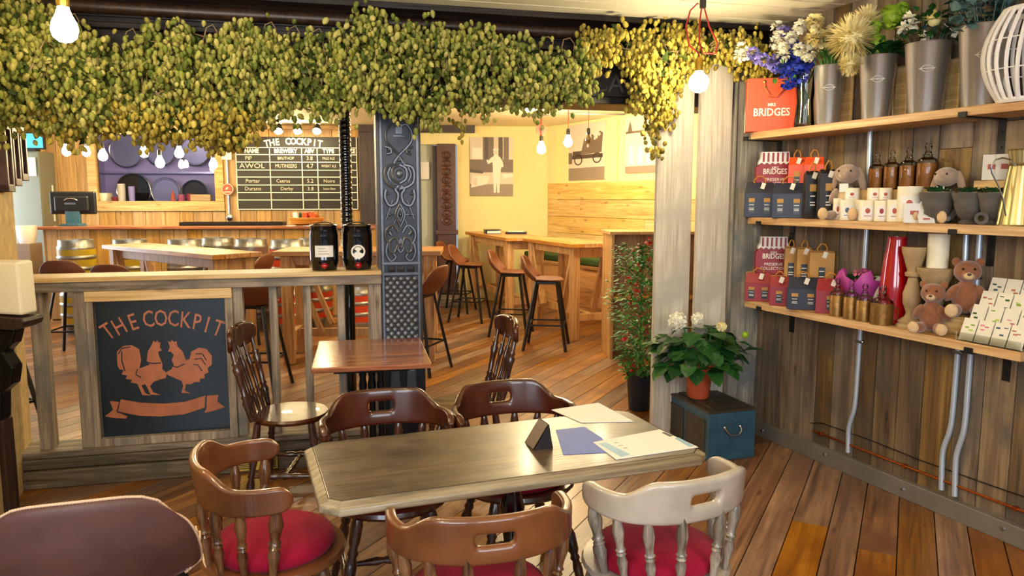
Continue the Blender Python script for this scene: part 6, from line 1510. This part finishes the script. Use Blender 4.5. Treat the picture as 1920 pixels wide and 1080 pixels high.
for i in range(8): a = rr.uniform(0, 2*pi); q = rr.uniform(.1, .65)*r; bloom(b, (q*cos(a), q*sin(a)*.8, h*.92), .008, 18, .018, .014, rr)
finish('blossoms', b, 'petal_pink', t)
# red vase, candlesticks, candle
k = scl_at(1673, .13, SB); t = sthing('red_vase', 'tall glossy red bottle-shaped vase on the lowest shelf', 'vase', 1673, .13, SB); h = 145*k; r = 24*k
b = MB(); b.lathe([(r*.85, .001), (r*.95, .008), (r, h*.12), (r*.98, h*.4), (r*.82, h*.72), (r*.62, h*.95), (r*.64, h), (r*.56, h), (r*.54, h*.9), (.001, h*.88)], 36); finish('vase_body', b, 'red_glaze', t, smooth=True)
def stick(label, px, y0, y1, wpx, d, z, prof, lift=0, mat='wood_turned_pale', name='candlestick'):
    k = scl_at(px, d, z); t = sthing(name, label, 'candlestick', px, d, z+lift, 0, 'turned candlesticks'); h = (y1-y0)*k; r = wpx*k/2
    b = MB(); b.lathe([(r*q, max(.001, zz*h)) for q, zz in prof], 26); finish('turned_column', b, mat, t, smooth=True, angle=50); return t, h, r, k
ps = [(1.0, 0), (1.0, .03), (.86, .05), (.9, .08), (.46, .13), (.34, .18), (.6, .3), (.64, .42), (.4, .56), (.32, .62), (.55, .64), (.58, .68), (.42, .7), (.6, .8), (.85, .94), (.9, 1)]
stick('weathered turned wooden candlestick right of the tall red vase', 1706, 478, 612, 44, .16, SB, ps)
t, h, r, k = stick('wider weathered wooden candlestick carrying a cream pillar candle', 1749, 508, 610, 60, .115, SB, [(.8, 0), (.8, .05), (.45, .12), (.35, .3), (.5, .5), (.42, .62), (.58, .66), (.6, .72), (.66, .78), (.98, .95), (1, 1)])
p = t.location; b = MB(); r2 = 16*k; h2 = 62*k; b.lathe([(r2, .001), (r2, h2*.9), (r2*.6, h2*.94), (r2*.1, h2*.99), (.001, h2)], 24); single('pillar_candle', b, 'cream_wax', 'cream pillar candle standing on the wide wooden candlestick', 'candle', (p.x, p.y, p.z+h), 0, smooth=True, angle=50)
k = scl_at(1640, .06, SB); t = sthing('cream_candle', 'cream pillar candle half hidden left of the tall red vase', 'candle', 1643, .07, SB); b = MB(); b.lathe([(9*k, .001), (9*k, 70*k), (.001, 71*k)], 18); finish('candle_body', b, 'cream_wax', t, smooth=True, angle=50)
# card rack
ua, ub_ = su(1798, .24, SB), su(1921, .262, SB)-.02
t = thing('card_rack', 'stepped clear rack on the lowest shelf filled with greeting cards', 'rack', WR.o, WR.a)
b = MB()
for i in range(4): b.box(ua+.0, ub_, -.262+.055*i, -.262+.055*i+.006, SB+.001, SB+.04+.06*i)
b.prism([(-.262, SB+.001), (-.04, SB+.001), (-.04, SB+.25), (-.2, SB+.03)], ub_, ub_+.004, 'yz'); finish('acrylic_rack', b, 'clear_glass', t)
marks = ('leaf_lime', 'sign_copper', 'petal_pink', 'leaf_dark', 'chest_blue')
names_ = ('bottom tier', 'second tier', 'third tier', 'top tier'); cols_ = ('leftmost', 'second from left', 'third from left', 'rightmost')
for i in range(4):
    for j in range(4):
        w = (ub_-ua)/4; x = ua+w*(j+.5); y = -.250+.055*i; z = SB+.004+.06*i
        c = thing('greeting_card', f'cream greeting card in the stepped rack, {names_[i]}, {cols_[j]}', 'card', WR.w(x, y, z), WR.a, 'greeting cards in the stepped rack')
        T = rotm(rx=-.35)
        b = MB(); b.box(-w*.46, w*.46, 0, .004, 0, .105, T); finish('card_front', b, 'card_paper', c)
        b = MB(); m = marks[(i*3+j*2) % 5]; rr2 = random.Random(i*7+j)
        for q in range(3): xx = rr2.uniform(-.02, .02); zz = rr2.uniform(.03, .085); b.box(xx-.009, xx+.009, -.0012, 0, zz, zz+.004+rr2.random()*.006, T)
        finish('printed_motif', b, m, c)
# ================================================= TIDY
# petals and leaves bend away from the boarded wall
bpy.context.view_layer.update()
for o in list(bpy.data.objects):
    if o.type != 'MESH' or o.parent is None: continue
    root = o.parent if o.parent.parent is None else o.parent.parent
    if root.get('category') not in ('flower bucket', 'vase', 'bouquet', 'lantern', 'planter', 'soft toy rabbit'): continue
    mw = o.matrix_world; inv = mw.inverted()
    for v in o.data.vertices:
        p = mw @ v.co; d = (p-WR.o).dot(WR.n)
        if d > -.012 and p.x > 1.3: v.co = inv @ (p-WR.n*(d+.012))
# small pieces belong to the part they sit on
SUBS = {'label_print': ('label', 'jar_window'), 'slot': ('plate',), 'eye': ('body',), 'nose': ('muzzle',), 'stopper': ('glass_body',), 'etched_emblem': ('bucket',), 'printed_mark': ('label', 'card_body'), 'swing_tag': ('rope_handle',),
        'eyelet': ('bag_body',), 'red_stripes': ('cloth_cap',), 'printed_text': (), 'tap': ('barrel',), 'printed_motif': ('card_front',), 'marking': ('housing',), 'seat_plate': ('seat_shell',), 'stitched_edge': ('seat_shell',), 'edge_moulding': ('tabletop',), 'foot_pad': ('body',)}
for o in list(bpy.data.objects):
    if o.parent is None or o.parent.type != 'EMPTY': continue
    key = o.name.split('.')[0]
    for tgt in SUBS.get(key, ()):
        sib = [c for c in o.parent.children if c.name.split('.')[0] == tgt]
        if sib: o.parent = sib[0]; break
for o in bpy.data.objects:
    if o.name.split('.')[0] in ('hop_cones', 'hop_leaves'): o['kind'] = 'stuff'
